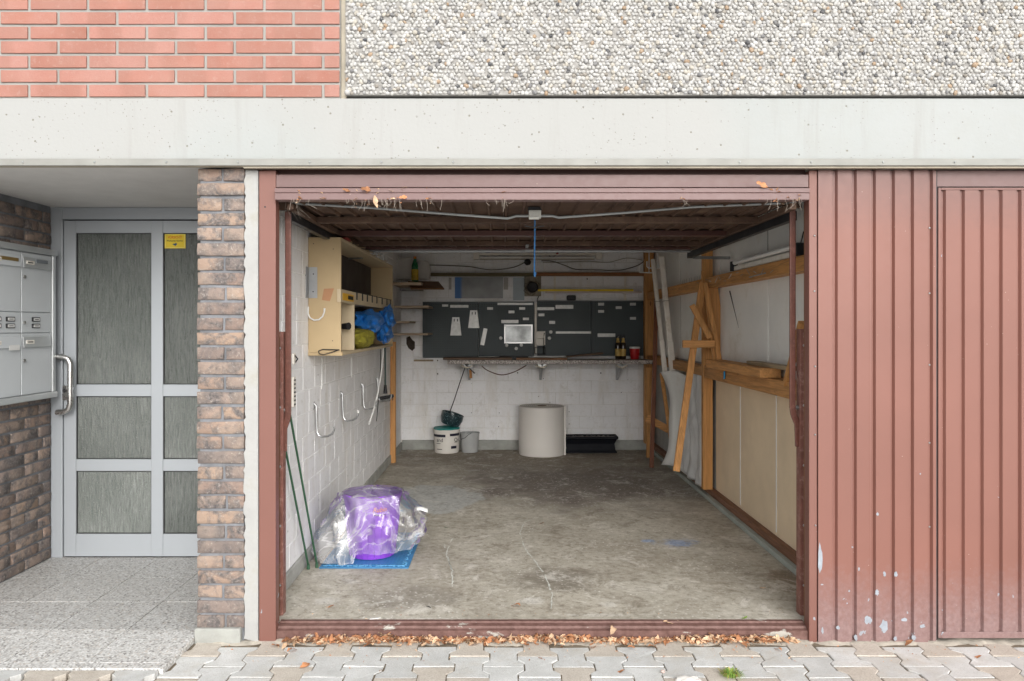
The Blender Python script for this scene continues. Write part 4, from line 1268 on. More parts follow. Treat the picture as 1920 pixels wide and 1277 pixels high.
# cracks in the boards
for (ya, za, yb_, zb2, w_) in ((2.15, 1.68, 1.95, 1.40, .03), (3.72, 1.70, 3.72, 1.2, .006), (1.35, 2.2, 1.35, 1.9, .006)):
    MB().prism([(ya, za), (ya+w_, za), (yb_, zb2)], 'x', XR+.0245, XR+.0195).build('split', M_black, rw)
nails = MB()
for k in range(14):
    y = 1.0+k*.13 + random.uniform(-.03, .03); x = 1.622
    nails.tube([(x, y, 1.755+random.uniform(-.03, .03)), (x-.018, y+random.uniform(-.01, .01), 1.76+random.uniform(-.03, .03))], .0016, 5)
for k in range(9):
    y = 2.7+k*.09; nails.tube([(1.66, y, 1.79), (1.66+random.uniform(-.01, .01), y, 1.84)], .0016, 5)
o = nails.build('nail', M_zinc, rw); o['kind'] = 'stuff'

# ================================================================== OBJECTS, right side
def plank(name, a, b_, w, h, m, label, cat, up=(1, 0, 0), group=None, bevel=.003, parent=None):
    m_ = MB().beam(a, b_, w, h, up)
    o = m_.build(name, m, parent, bevel=bevel)
    if parent is None: tag(o, label, cat, group)
    return o
# wooden easel-like trestle hung on the partition
tr = thing('wooden_trestle', W(1300, 882, 2.35), 'narrow pine trestle with crossbar and diagonal brace standing against the stud', 'trestle')
Yt = 2.35
plank('leg', W(1317, 530, 2.44), W(1268, 884, 2.20), .030, .050, M_wood, None, None, parent=tr)
plank('leg', W(1331, 534, 2.42), W(1352, 690, 2.42), .030, .115, M_wood, None, None, parent=tr)
plank('leg', W(1322, 480+50, 2.36), W(1352, 690, 2.36), .016, .035, M_wood, None, None, parent=tr)
plank('crossbar', W(1280, 645, 2.31), W(1339, 645, 2.31), .035, .058, M_woodx, None, None, up=(0, 0, 1), parent=tr)
plank('brace', W(1297, 572, 2.27), W(1331, 634, 2.27), .025, .042, M_wood, None, None, parent=tr)
plank('peg', W(1316.5, 508, 2.45), W(1317, 640, 2.45), .012, .015, M_wood, None, None, parent=tr)
# trestle at the back
t2 = thing('folding_trestle', W(1240, 876, 3.95), 'wooden trestle with low crossbar standing in the back right corner', 'trestle')
plank('leg', W(1231, 560, 4.1), W(1221.5, 877, 3.93), .026, .040, M_woodred, None, None, parent=t2)
plank('leg', W(1240, 700, 4.05), W(1266, 880, 3.72), .024, .036, M_wood, None, None, parent=t2)
plank('leg', W(1216, 690, 4.35), W(1215.5, 858, 4.35), .024, .04, M_wood, None, None, parent=t2)
plank('crossbar', W(1212, 783, 4.0), W(1254, 806, 4.0), .022, .072, M_woodx, None, None, up=(0, 0, 1), parent=t2)
# small diagonal strut at the near end
o = plank('diagonal_strut', W(1504, 604, .57), W(1474, 722, .80), .03, .036, M_wood, 'short slanting pine strut beside the right door channel', 'strut')
# two long white tubes
for i, (a, b_, r_, lab) in enumerate((((1224, 486, 4.0), (1247, 700, 3.75), .021, 'thinner off-white metal duct leaning in the back right corner, the left one of two'), ((1240, 482, 3.9), (1262, 704, 3.65), .027, 'thicker off-white metal duct leaning in the back right corner, right of the other'))):
    A, B = W(*a), W(*b_)
    t_ = thing('metal_duct', B, lab, 'duct', 'off-white ducts leaning in the corner')
    MB().beam(A, B, r_*1.7, r_*1.9, up=(1, 0, 0)).build('duct_body', M_offwhite, t_, bevel=.008)
    d_ = (B-A).normalized()
    MB().beam(A.lerp(B, .38), A.lerp(B, .385), r_*1.9, r_*2.1, up=(1, 0, 0)).build('joint_ring', M_tan, t_)
    MB().beam(A.lerp(B, .72), A.lerp(B, .985), r_*1.95, r_*2.15, up=(1, 0, 0)).build('sleeve', M_offwhite, t_, bevel=.008)
# white wire brackets
wb = thing('wire_rack', W(1225, 500, 4.3), 'white bent wire rack hanging at the top of the back right corner', 'rack')
def wire(pts, r_=.006, m=M_white, par=wb, name='wire'): return MB().tube([W(*p) for p in pts], r_, 8).build(name, m, par, smooth=True)
wire([(1217, 510, 4.3), (1217, 473, 4.3), (1233, 471, 4.3), (1233, 500, 4.3)])
wire([(1197, 498, 4.2), (1197, 508, 4.2), (1200, 511, 4.2), (1225, 511.5, 4.2)])
wire([(1213, 490, 4.0), (1213, 500, 4.0), (1216, 502.5, 4.0), (1250, 502.5, 4.0)])
# bowed sheet and crinkled sheeting behind the trestles
bs = MB()
def bowed(u, v_):
    top = W(1238, 701, 3.72); tr_ = W(1300, 697, 3.05)
    x = 1.45; Yv = 3.72 - .62*u
    zz = .97 - .90*v_
    bow = .10*math.sin(PI*v_)*(1-u)
    X_ = (1238-CX)*(3.72+3.5)/F + (.20)*u**.6 + bow*.9 + .02*math.sin(v_*9+u*4)*(1-u)**2
    return (min(X_, 1.70), Yv - bow*.6 , zz + .02*math.sin(u*6))
bs.grid(14, 22, bowed)
o = bs.build('bowed_sheet', M_gypsum, smooth=True, solid=.003); tag(o, 'large thin white sheet bowing away from the partition behind the trestles', 'sheet')
cs = MB()
def crink(u, v_):
    Y_ = 2.60 + .62*u; z_ = .09 + .93*v_
    x_ = 1.69 - .03 - .05*abs(math.sin(u*7 + math.sin(v_*5))) * (1-v_*.6) - .012*mnoise.noise(Vector((u*9, v_*9, 0)))
    return (x_, Y_, z_)
cs.grid(40, 40, crink)
o = cs.build('crinkled_sheet', M_foil, smooth=True, solid=.002); tag(o, 'crumpled grey-white membrane hanging behind the pine stud', 'sheet')
# boards lying on the mid rail
a = W(1357, 697, 2.0)
o = MB().box(1.565, 1.625+.07, 1.05, 2.26, 1.096, 1.155).build('timber_offcut', M_woody, bevel=.003); tag(o, 'thick pine offcut lying on the middle rail of the partition', 'plank')
o = MB().box(1.63, 1.70, .75, 1.50, 1.1565, 1.18).build('thin_board', M_woodpaley, bevel=.003); tag(o, 'thin pale board lying on top of the thick pine offcut', 'plank')
# blue tape
o = MB()
p = W(1371, 711, 1.95)
o = MB().grid(5, 6, lambda u, v_: (1.615 - .004*math.sin(u*5), 1.93+.05*u, 1.03+.055*v_ - .01*u)).build('blue_rag', simple('cyan_tape', (.03, .30, .60), .5), solid=.004, smooth=True); tag(o, 'scrap of bright blue tape stuck to the middle rail', 'tape')
# tube lamp on the upper rail
tl = thing('tube_light', (1.65, 1.3, 1.80), 'old white fluorescent batten lying on the upper rail at right', 'lamp')
MB().box(1.632, 1.67, .62, 1.78, 1.802, 1.835).build('lamp_body', M_offwhite, tl, bevel=.004)
MB().tube([(1.625, .66, 1.855), (1.625, 1.74, 1.855)], .014, 12).build('tube', M_white, tl, smooth=True)
MB().box(1.61, 1.66, .60, .625, 1.80, 1.87).build('lamp_holder', M_black, tl, bevel=.004)
MB().box(1.61, 1.66, 1.775, 1.80, 1.80, 1.87).build('lamp_holder', M_black, tl, bevel=.004)
MB().tube([(1.64, .61, 1.87), (1.65, .60, 1.93), (1.66, .64, 1.90)], .003, 6).build('cable', M_black, tl, smooth=True)
# steel hook bar below
o = MB().tube([(1.60, 1.05, 1.735), (1.60, 1.35, 1.73), (1.62, 1.36, 1.73)], .004, 6).build('steel_rod', M_zinc, smooth=True); tag(o, 'thin steel rod hooked on the upper rail under the tube light', 'rod')

# ================================================================== left wall: cabinet and what hangs there
cb = thing('wall_cabinet', (-1.06, 2.0, 1.235), 'long cream laminate wall cabinet with open compartments on the left wall', 'cabinet')
cx0, cx1 = XL+.002, -.968
cy0, cy1, cz0, cz1 = .96, 3.06, 1.235, 1.942
t_ = .018
MB().box(cx0, cx1, cy0, cy0+t_, cz0+.02, cz1).build('side_panel', M_cream, cb, bevel=.001, seg=1)
MB().box(cx0, cx1+.010, cy0-.002, cy0+t_, cz0, cz0+.0195).build('side_edge', M_cream, cb, bevel=.001, seg=1)
MB().box(cx0, cx1, cy1-t_, cy1, cz0+.02, cz1).build('side_panel', M_cream, cb, bevel=.001, seg=1)
MB().box(cx0, cx1, cy0+t_+.0003, cy1-t_-.0003, cz1-t_, cz1-.0003).build('top_panel', M_cream2, cb, bevel=.001, seg=1)
MB().box(cx0, cx1, cy0+t_+.0003, cy1, cz0, cz0+.0195).build('bottom_panel', M_cream2, cb, bevel=.001, seg=1)
MB().box(cx0, cx0+.006, cy0+t_+.0003, cy1-t_-.0003, cz0+.02, cz1-t_-.0003).build('back_panel', M_darkback, cb)
MB().box(cx1-.02, cx1+.002, cy0+t_-.03, cy1+.02, 1.555, 1.633).build('hook_rail', M_cream2, cb, bevel=.001, seg=1)
MB().box(cx0+.0065, cx1-.021, cy0+t_+.0005, cy1-t_-.0005, 1.556, 1.572).build('shelf', M_cream2, cb)
MB().box(cx0+.0065, cx1, 1.36, 1.376, cz0+.0198, 1.5545).build('divider', M_cream2, cb, bevel=.001, seg=1)
MB().box(cx0+.0065, cx1-.002, cy0+t_+.0005, 1.3595, cz0+.02, cz0+.023).build('liner', M_cream2, cb)
MB().box(cx1+.0022, cx1+.0035, 1.00, 1.33, 1.568, 1.612).build('caution_label', M_orange_sticker, cb)
MB().box(cx1+.0036, cx1+.0042, 1.15, 1.31, 1.578, 1.602).build('label_print', M_txt_black, cb)
clips = MB()
for y in (1.42, 1.62, 1.80, 2.0, 2.2, 2.45, 2.7, 2.9):
    clips.tube([(cx1-.03, y, 1.64), (cx1+.006, y, 1.638), (cx1+.007, y, 1.60)], .0035, 6); clips.box(cx1+.0025, cx1+.009, y-.008, y+.008, 1.585, 1.635)
clips.build('hook_clips', M_black, cb)
# screws, clutter strips on the cabinet top
m_ = MB()
rr_ = random.Random(4)
for k in range(16):
    y = rr_.uniform(1.0, 2.6); m_.tube([(cx1-.12+rr_.uniform(0, .08), y, cz1+.006), (cx1+rr_.uniform(-.02, .015), y+rr_.uniform(.0, .25), cz1+.006+rr_.uniform(0, .01))], .004, 5)
o = m_.build('loose_sticks', M_woodpaley); tag(o, 'loose sticks and wire ends scattered on top of the cream cabinet', 'sticks')
o = MB().box(cx1-.03, cx1+.012, 1.12, 1.20, cz1+.001, cz1+.018).build('red_block', simple('dull_red_plastic', (.22, .03, .02), .5), bevel=.003); tag(o, 'small dull red block on the front corner of the cabinet top', 'block')
m_ = MB()
for k in range(4):
    y0 = 2.0+k*.16; m_.tube([(cx1-.02, y0, cz1+.005), (cx1-.01, y0+.02, cz1+.05), (cx1+.0, y0+.06, cz1+.045), (cx1-.0, y0+.07, cz1+.008)], .003, 6)
o = m_.build('wire_coil', M_zinc, smooth=True); tag(o, 'loops of bent grey wire on the far end of the cabinet top', 'wire')
# end panel fittings
Ye = cy0
def ep(px, py, off=.0): return Vector((XF(px, Ye), Ye-off, ZF(py, Ye)))
a_, b_2 = ep(576, 559), ep(595, 501)
br = MB().box(ep(578.5, 0).x, ep(595, 0).x, Ye-.004, Ye-.0003, ZF(559, Ye), ZF(501, Ye)).build('steel_bracket', simple('dull_grey_steel', (.36, .37, .38), .5, .3, var=.15), cb, bevel=.001, seg=1)
MB().box(ep(573.5, 0).x, ep(578, 0).x, Ye-.05, Ye-.0045, ZF(559, Ye), ZF(501, Ye)).build('bracket_flange', MATS['dull_grey_steel'], br)
m_ = MB()
for (px, py) in ((588, 514), (587.5, 547)): m_.lathe([(.004, 0), (.004, .002)], ep(px, py, .0042), 8, Matrix.Rotation(R(90), 3, 'X'))
m_.build('screw_hole', M_black, br)
MB().tube([ep(570, 533, .03), ep(570, 555, .03), ep(575, 558, .03), ep(576, 540, .03)], .002, 6).build('wire_tie', M_black, cb, smooth=True)
MB().prism([(ep(607.5, 0).x, ZF(541.5, Ye)), (ep(626.5, 0).x, ZF(540.5, Ye)), (ep(618.5, 0).x, ZF(565, Ye)), (ep(603.5, 0).x, ZF(562.5, Ye))], 'y', Ye-.0003, Ye-.0012).build('tape_patch', M_tan_tape, cb)
MB().tube([ep(579, 575, .012), ep(578.5, 588, .012), ep(582, 596, .012), ep(590, 600.5, .012), ep(599, 599.5, .012), ep(606, 593, .012), ep(609, 585, .012), ep(609.5, 578, .012)], [.0048]*7+[.0055], 8).build('white_hook', M_white, cb, smooth=True)
MB().tube([ep(637, 656, .01), ep(622, 655.5, .01), ep(606, 655, .01), ep(598, 658, .01), ep(599, 663, .01), ep(607, 665, .01), ep(622, 661, .01), ep(637, 655.5, .012)], .003, 8).build('cord_loop', M_black, cb, smooth=True)
m_ = MB()
for (px, py) in ((625, 467), (623.5, 639), (588, 447+10)): m_.lathe([(.003, 0), (.003, .001)], ep(px, py, .0004), 8, Matrix.Rotation(R(90), 3, 'X'))
m_.build('screw_hole', M_black, cb)
# black holder inside the near lower cell
hd = MB(); c_ = Vector((-1.02, 1.30, 1.375+.04))
hd.tube([(-1.10, 1.33, 1.41), (-1.03, 1.30, 1.41), (-.985, 1.27, 1.412)], [.014, .018, .024], 10); hd.tube([(-1.05, 1.31, 1.40), (-1.045, 1.30, 1.36), (-1.075, 1.31, 1.345)], .006, 6)
o = hd.build('cup_hook', M_black, smooth=True); tag(o, 'black clip holder fixed inside the near lower cell of the cabinet', 'holder')
# blue bag and mustard cloth spilling out
def lump(name, c, rad, seed, m, label, cat, amp=.35, fr_=6, sq=(1, 1, 1), n=3):
    b = _bm.new(); _bm.ops.create_icosphere(b, subdivisions=n, radius=1)
    for v_ in b.verts:
        d = v_.co.normalized(); k = 1 + amp*mnoise.noise(d*2.2 + Vector((seed, 0, 0))) + amp*.55*abs(mnoise.noise(d*fr_ + Vector((0, seed, 0))))
        v_.co = Vector((d.x*rad[0]*k, d.y*rad[1]*k, d.z*rad[2]*k))
    me = bpy.data.meshes.new(name); b.to_mesh(me); b.free(); me.materials.append(m)
    me.polygons.foreach_set('use_smooth', [False]*len(me.polygons))
    o = bpy.data.objects.new(name, me); COL.objects.link(o); o.location = c; OFF[o.name] = Vector(c)
    if label: tag(o, label, cat)
    return o
bb = thing('blue_plastic_bag', (-1.0, 2.3, 1.3), 'crumpled bright blue plastic bag bulging out of the cabinet', 'bag')
for i, (c, rad) in enumerate((((-1.02, 2.15, 1.44), (.09, .36, .085)), ((-.945, 2.62, 1.47), (.05, .2, .10)), ((-.935, 2.42, 1.36), (.045, .24, .085)))):
    o = lump('bag_fold', c, rad, 3+i*5, M_bluebag, None, None, .45, 5, n=3); o.parent = bb; o.location = Vector(c)-OFF[bb.name]
lump('yellow_cloth_bag', (-1.01, 1.80, 1.325), (.075, .34, .068), 21, M_yellowcloth, 'crumpled mustard green net bag beneath the blue bag in the cabinet', 'bag', .35, 7)

# U hooks on the left wall
def uhook(px, ytop, ybot, ext, lab, tip=False):
    d = XL*F/(px-CX); Y = d+CAMY
    zt2, zb2 = CAMZ-(ytop-CY)*d/F, CAMZ-(ybot-CY)*d/F
    t_ = thing('wall_hook', (XL, Y, zb2), lab, 'hook', 'steel hooks in a row on the left wall')
    r_ = .0065
    pts = [(XL+.004, Y, zt2), (XL+.016, Y, zt2-.012), (XL+.018, Y, (zt2+zb2)/2), (XL+.022, Y, zb2+.03), (XL+.032, Y, zb2+.008), (XL+.05, Y, zb2), (XL+ext*.7, Y, zb2+.004), (XL+ext*.92, Y, zb2+.018), (XL+ext, Y, zb2+.04), (XL+ext+.002, Y, zb2+.062)]
    MB().tube(pts, r_, 8).build('rod', M_zinc, t_, smooth=True)
    MB().box(XL-.001, XL+.005, Y-.012, Y+.012, zt2-.035, zt2+.012).build('mounting_plate', M_zinc, t_, bevel=.002)
    if tip: MB().lathe([(.009, 0), (.009, .02)], (XL+ext+.002, Y, zb2+.055), 10).build('end_cap', M_white, t_, smooth=True)
uhook(588, 757, 819, .125, 'nearest steel U hook on the white wall, above the plastic bag')
uhook(638, 736, 789, .125, 'second steel U hook from the front, with a white tip', True)
uhook(677, 720, 767, .125, 'third steel U hook from the front, crossed by the white hose')
uhook(705, 709, 752, .14, 'farthest steel U hook, holding the black broom head')
# broom
bm_ = thing('broom', WX(722, 745, XL+.06), 'hanging broom with dark green handle and black brush head', 'broom')
Yb_ = WX(722, 745, XL+.045).y
MB().tube([W(722, 650, Yb_-.1), W(722.5, 728, Yb_-.1)], .0085, 10).build('handle', simple('dark_green_handle', (.05, .08, .07), .4), bm_, smooth=True)
MB().tube([W(722.5, 722, Yb_-.1), W(722.5, 738, Yb_-.1)], [.013, .02], 10).build('socket', M_black, bm_, smooth=True)
MB().beam(W(712, 747, Yb_-.1), W(738, 742, Yb_-.1), .05, .03).build('brush_head', M_black, bm_, bevel=.008)
m_ = MB()
for k in range(16):
    q = W(713+k*1.6, 748-k*.3, Yb_-.1); m_.tube([q, q+Vector((random.uniform(-.006, .006), random.uniform(-.01, .01), -.035))], .003, 4)
o = m_.build('bristles', M_black, bm_); o['kind'] = 'stuff'
# hose
o = MB().tube([W(719, 648, 2.95), W(717, 680, 2.9), W(714, 705, 2.85), W(709, 735, 2.75), W(702, 765, 2.62), W(692, 795, 2.45)], .0075, 8).build('white_hose', M_white, smooth=True); tag(o, 'thin white hose hanging slanted across the wall hooks', 'hose')
o = MB().tube([W(714, 655, 2.9), W(713, 700, 2.9), W(709, 755, 2.8), W(706, 790, 2.75)], .0035, 6).build('dark_cable', M_black, smooth=True); tag(o, 'thin dark cable hanging beside the white hose', 'cable')
# upright batten
xb_ = XF(731.5, 4.24)
o = MB().box(XL+.003, XL+.055, 4.20, 4.26, .0, 1.25).build('upright_batten', M_wood, bevel=.003); tag(o, 'upright orange pine batten against the far end of the left wall', 'batten')
# steel conduit strips under cabinet and power strip
for (px, y0_, y1_, lab) in ((604, 672, 730, 'short white cable trim on the wall below the cabinet, nearest the door'), (660, 655, 708, 'short white cable trim on the wall below the cabinet, above the second hook')):
    a, b_ = WX(px, y0_, XL+.004), WX(px-.5, y1_, XL+.004)
    o = MB().beam(a, b_, .010, .006, up=(1, 0, 0)).build('cable_trim', M_white, bevel=.002); tag(o, lab, 'cable')
a = WX(549, 742, XL+.003)
ps = thing('perforated_strip', a, 'cream perforated strip fixed to the white wall by the left lever arm', 'strip')
MB().box(XL, XL+.012, a.y-.015, a.y+.03, ZF(763, a.y), ZF(707, a.y)).build('strip_body', M_offwhite, ps, bevel=.001, seg=1)
m_ = MB()
for k in range(7): m_.box(XL+.0122, XL+.0135, a.y-.008, a.y+.022, ZF(760-k*7.6, a.y), ZF(757-k*7.6, a.y))
m_.build('slot', M_black, ps)
sw2 = thing('wall_switch', WX(550, 673, XL), 'small dark key switch on the white wall above the perforated strip', 'switch')
a = WX(550, 673, XL+.003); MB().box(XL, XL+.012, a.y-.02, a.y+.025, a.z-.03, a.z+.03).build('switch_body', M_offwhite, sw2, bevel=.004); MB().tube([(XL+.012, a.y, a.z+.02), (XL+.024, a.y+.01, a.z), (XL+.012, a.y+.01, a.z-.02)], .004, 6).build('switch_lever', M_black, sw2, smooth=True)
o = MB().tube([W(533, 400, .5), W(533, 520, .5), W(534, 600, .52), W(532, 640, .52), W(534, 700, .5)], .004, 6).build('hanging_cord', M_offwhite, smooth=True); tag(o, 'pale cord hanging down the wall behind the left lever arm', 'cord')

# green poles
for (a, b_, lab) in ((W(530, 700, .30), WF(594, 1064, .004), 'green plant stake leaning by the left post, its foot beside the blue mat'), (W(523, 780, .30), WF(578, 1067, .004), 'green plant stake leaning by the left post, its foot nearest the wall')):
    t_ = thing('green_stake', b_, lab, 'pole', 'green stakes leaning inside the left door post')
    MB().tube([a, b_+Vector((0, 0, .02))], .0062, 8).build('rod', M_green, t_, smooth=True)
    MB().tube([b_+Vector((0, 0, .03)), b_], [.008, .010], 8).build('foot', M_green, t_, smooth=True)

# wall shelves in the back left corner
def wshelf(px0, px1, py, Y0, Y1, th, m, lab):
    zz = ZF(py, Y0)
    t_ = thing('wall_shelf', (XL+.1, (Y0+Y1)/2, zz), lab, 'shelf', 'shelves in the back left corner')
    MB().box(XL+.003, XF(px1, Y0), Y0, Y1, zz-th/2, zz+th/2).build('board', m, t_, bevel=.002)
    return t_, zz
wshelf(737, 790, 532, 4.35, 5.0, .03, make_wood('pale_shelf_x', (.55, .42, .30), 'x', knots=False), 'pale topmost shelf board in the back left corner under the bottle')
s2 = thing('brown_board', W(800, 537, 4.6), 'brown veneered board lying askew beside the topmost corner shelf', 'board')
p0, p1, p2, p3 = W(765, 527, 4.55), W(822, 527.5, 4.75), W(833, 541, 4.45), W(770, 541, 4.35)
MB().add([p0, p1, p2, p3] + [q-Vector((0, 0, .012)) for q in (p0, p1, p2, p3)], [(0,1,2,3), (4,7,6,5), (0,4,5,1), (1,5,6,2), (2,6,7,3), (3,7,4,0)]).build('panel', M_woodbrown, s2)
wshelf(737, 803, 575, 4.45, 5.0, .022, MATS['pale_shelf_x'], 'second pale shelf board down in the back left corner')
wshelf(737, 768, 604, 4.45, 5.0, .022, MATS['pale_shelf_x'], 'short third shelf board in the back left corner')
wshelf(737, 802, 627, 4.45, 5.0, .02, MATS['pale_shelf_x'], 'lowest shelf board in the back left corner above the dark wall stain')
o = MB().box(XF(745, 4.9), XF(748, 4.9), 4.88, 4.90, ZF(680, 4.9), ZF(578, 4.9)).build('shelf_upright', M_black, bevel=.001, seg=1); tag(o, 'thin black upright carrying the corner shelves', 'upright')
# grey box under top shelf
o = MB().box(XL+.01, XF(792, 4.9), 4.84, 5.03, ZF(545, 4.9), ZF(537, 4.9)).build('grey_flat_box', simple('grey_card', (.33, .32, .30), .8), bevel=.003); tag(o, 'flat grey box end beneath the topmost corner shelf', 'box')
# things on the top shelf
zs2 = ZF(532, 4.35)+.016
gb = thing('green_bottle', (XF(778, 4.6), 4.6, zs2), 'green bottle with orange cap and yellow label on the top corner shelf', 'bottle')
hh = ZF(481, 4.6)-zs2
MB().lathe([(.034, 0), (.037, .01), (.037, hh*.52), (.036, hh*.66), (.022, hh*.82), (.013, hh*.9), (.013, hh*.93)], OFF[gb.name], 20).build('bottle_body', M_greenbottle, gb, smooth=True)
MB().lathe([(.0385, hh*.12), (.0385, hh*.52)], OFF[gb.name], 20).build('paper_label', simple('yellow_bottle_label', (.50, .34, .03), .5, var=.3, scale=25), gb, smooth=True)
MB().lathe([(.0165, hh*.92), (.0165, hh)], OFF[gb.name], 14).build('cap', simple('orange_cap', (.60, .18, .02), .4), gb, smooth=True)
def sack(name, px, py, Y, w, h, seed, lab):
    c = W(px, py, Y)
    def fn(u, v_):
        a = u*2*PI; rx = w/2*(1-.25*v_**3); rz = .05*(1-.8*v_)+.006
        k = 1+.18*mnoise.noise(Vector((math.cos(a)*2, math.sin(a)*2, v_*3+seed)))
        return (c.x+math.cos(a)*rx*k, c.y+math.sin(a)*rz*k, c.z+h*v_+.012*math.cos(a*2+seed)*v_)
    o = MB().grid(24, 10, fn).build(name, M_clothwhite, smooth=True, solid=.002); tag(o, lab, 'sack'); return o
sack('white_sack', 757, 524, 4.75, .24, .24, 1, 'slumped white paper sack left of the green bottle')
sack('white_sack', 793, 524, 4.85, .17, .20, 4, 'small white paper sack right of the green bottle')

# ================================================================== BACK WALL FITTINGS
YW = YB-.004
def bx(px0, px1, py0, py1, y0, y1, Yr=None):
    Yr = YW if Yr is None else Yr
    return MB().box(XF(px0, Yr), XF(px1, Yr), y0, y1, ZF(py1, Yr), ZF(py0, Yr))
peg_labels = ['leftmost dark pegboard with two grey trapezoid brackets', 'second dark pegboard, behind the silver framed print', 'third dark pegboard, right of the white upright strip', 'rightmost dark pegboard, behind the beer bottles and red tub']
pegs = [(793, 897, 566, 671), (897.6, 1001.5, 566, 668), (1007, 1108, 564, 667), (1108.6, 1215, 564, 667)]
PEG = []
for (a, b_, c_, d_), lab in zip(pegs, peg_labels):
    t_ = thing('pegboard', (XF((a+b_)/2, YW), YW, ZF(d_, YW)), lab, 'pegboard', 'dark pegboards over the workbench')
    bx(a, b_, c_, d_, YW-.022, YW).build('board', M_pegboard, t_, bevel=.0015, seg=1)
    bx(a, b_, c_, c_+1.6, YW-.028, YW-.0225).build('edge_lip', simple('slate_edge', (.10, .12, .125), .5), t_)
    PEG.append(t_)
M_hold = simple('silver_tool_holder', (.50, .50, .48), .4, .4, var=.15, scale=30)
def holder(i, px, py, w=11, h=5):
    p0, p1, p2, p3 = px-w/2, px+w/2, py-h/2, py+h/2
    m_ = bx(p0, p1, p2, p3, YW-.030, YW-.0225); n_ = max(2, int(w/4))
    for k in range(n_): 
        q = p0 + (k+.5)*w/n_; m_.box(XF(q-.7, YW), XF(q+.7, YW), YW-.045, YW-.0305, ZF(p3, YW), ZF(p3-2, YW))
    m_.build('tool_holder', M_hold, PEG[i])
for i, px, py, w, h in ((0, 835, 573, 11, 4), (0, 861.5, 574.5, 34, 5), (1, 919, 578.5, 11, 4.5), (1, 979, 578.5, 11, 4.5), (1, 959, 585, 11, 5), (1, 986, 598, 11, 4.5), (1, 956, 603, 32, 6), (1, 966, 570, 66, 4), (2, 1023, 579, 32, 5.5), (2, 1058, 575.5, 33, 7), (2, 1015, 590.5, 11, 5), (2, 1035, 604.5, 11, 5.5), (2, 1075, 623.5, 66, 4), (3, 1126.5, 570.5, 11, 5), (3, 1126.5, 584, 11, 5), (3, 1159.5, 577, 11, 5), (3, 1186, 570.5, 11, 5), (3, 1186, 597, 11, 5), (3, 1136.5, 628.5, 33, 6.5)):
    holder(i, px, py, w, h)
for i, (x0, y0, wt, wb2, h) in ((0, (855, 595, 13, 21, 34)), (0, (888.5, 582, 13, 21, 33))):
    poly = [(XF(x0-wt/2, YW), ZF(y0, YW)), (XF(x0+wt/2, YW), ZF(y0, YW)), (XF(x0+wb2/2, YW), ZF(y0+h, YW)), (XF(x0-wb2/2, YW), ZF(y0+h, YW))]
    MB().prism(poly, 'y', YW-.024, YW-.03).build('trapezoid_bracket', M_hold, PEG[i])
    m_ = MB()
    for q in (-3, 3): m_.box(XF(x0+q-.8, YW), XF(x0+q+.8, YW), YW-.0305, YW-.032, ZF(y0+8, YW), ZF(y0+3, YW))
    m_.build('keyhole', M_black, PEG[i])
MB().beam(W(910.5, 616, YW-.027), W(904, 647, YW-.027), .008, .045, up=(1, 0, 0)).build('slanted_holder', M_hold, PEG[1])
# white upright strip + sockets
o = bx(1002, 1006.3, 568, 664, YW-.035, YW-.0).build('cable_duct', M_offwhite, bevel=.002); tag(o, 'narrow white upright cable duct between the pegboards', 'cable duct')
so = thing('socket_pair', W(1012, 648, YW), 'pair of white sockets with a black cord, right of the framed print', 'socket')
bx(1004.5, 1019, 621, 634, YW-.075, YW-.036).build('socket', M_offwhite, so, bevel=.006); bx(1004.5, 1019, 635, 648, YW-.075, YW-.036).build('socket', M_offwhite, so, bevel=.006)
bx(1006.5, 1022, 621, 647, YW-.035, YW-.0225).build('plate', M_offwhite, so)
MB().tube([W(1021, 624, YW-.06), W(1018.5, 633, YW-.07), W(1019.5, 650, YW-.07), W(1019, 664, YW-.07)], .005, 8).build('cord', M_black, so, smooth=True)
# framed print
fp_ = thing('framed_print', W(971, 645, YW), 'small silver framed pale print hanging in front of the pegboard', 'picture')
x0, x1, z0_, z1_ = XF(945, YW), XF(998.5, YW), ZF(644, YW), ZF(608.5, YW)
m_ = MB(); q = .018
m_.box(x0, x1, YW-.062, YW-.03, z0_, z0_+q); m_.box(x0, x1, YW-.062, YW-.03, z1_-q, z1_); m_.box(x0, x0+q, YW-.062, YW-.03, z0_+q, z1_-q); m_.box(x1-q, x1, YW-.062, YW-.03, z0_+q, z1_-q)
m_.build('frame', simple('bright_metal_frame', (.62, .62, .62), .35, .8, var=.03), fp_, bevel=.003)
MB().box(x0+q, x1-q, YW-.045, YW-.04, z0_+q, z1_-q).build('print', M_framepic, fp_)
for i, (px, py, lab) in enumerate(((939, 634, 'white peg knob left of the silver framed print'), (950, 647.5, 'white peg knob under the left end of the framed print'), (968, 653.5, 'lowest white peg knob below the framed print'), (977.5, 647, 'white peg knob under the right end of the framed print'), (1032.5, 622.5, 'upper white peg knob right of the sockets'), (1030, 634, 'lower white peg knob right of the sockets'))):
    c = W(px, py, YW-.0235); o = MB().lathe([(.008, 0), (.008, .012), (.019, .014), (.019, .024), (.013, .028)], c, 14, Matrix.Rotation(R(90), 3, 'X')).build('peg_knob', M_white, smooth=True, base=c); tag(o, lab, 'knob', 'white peg knobs')
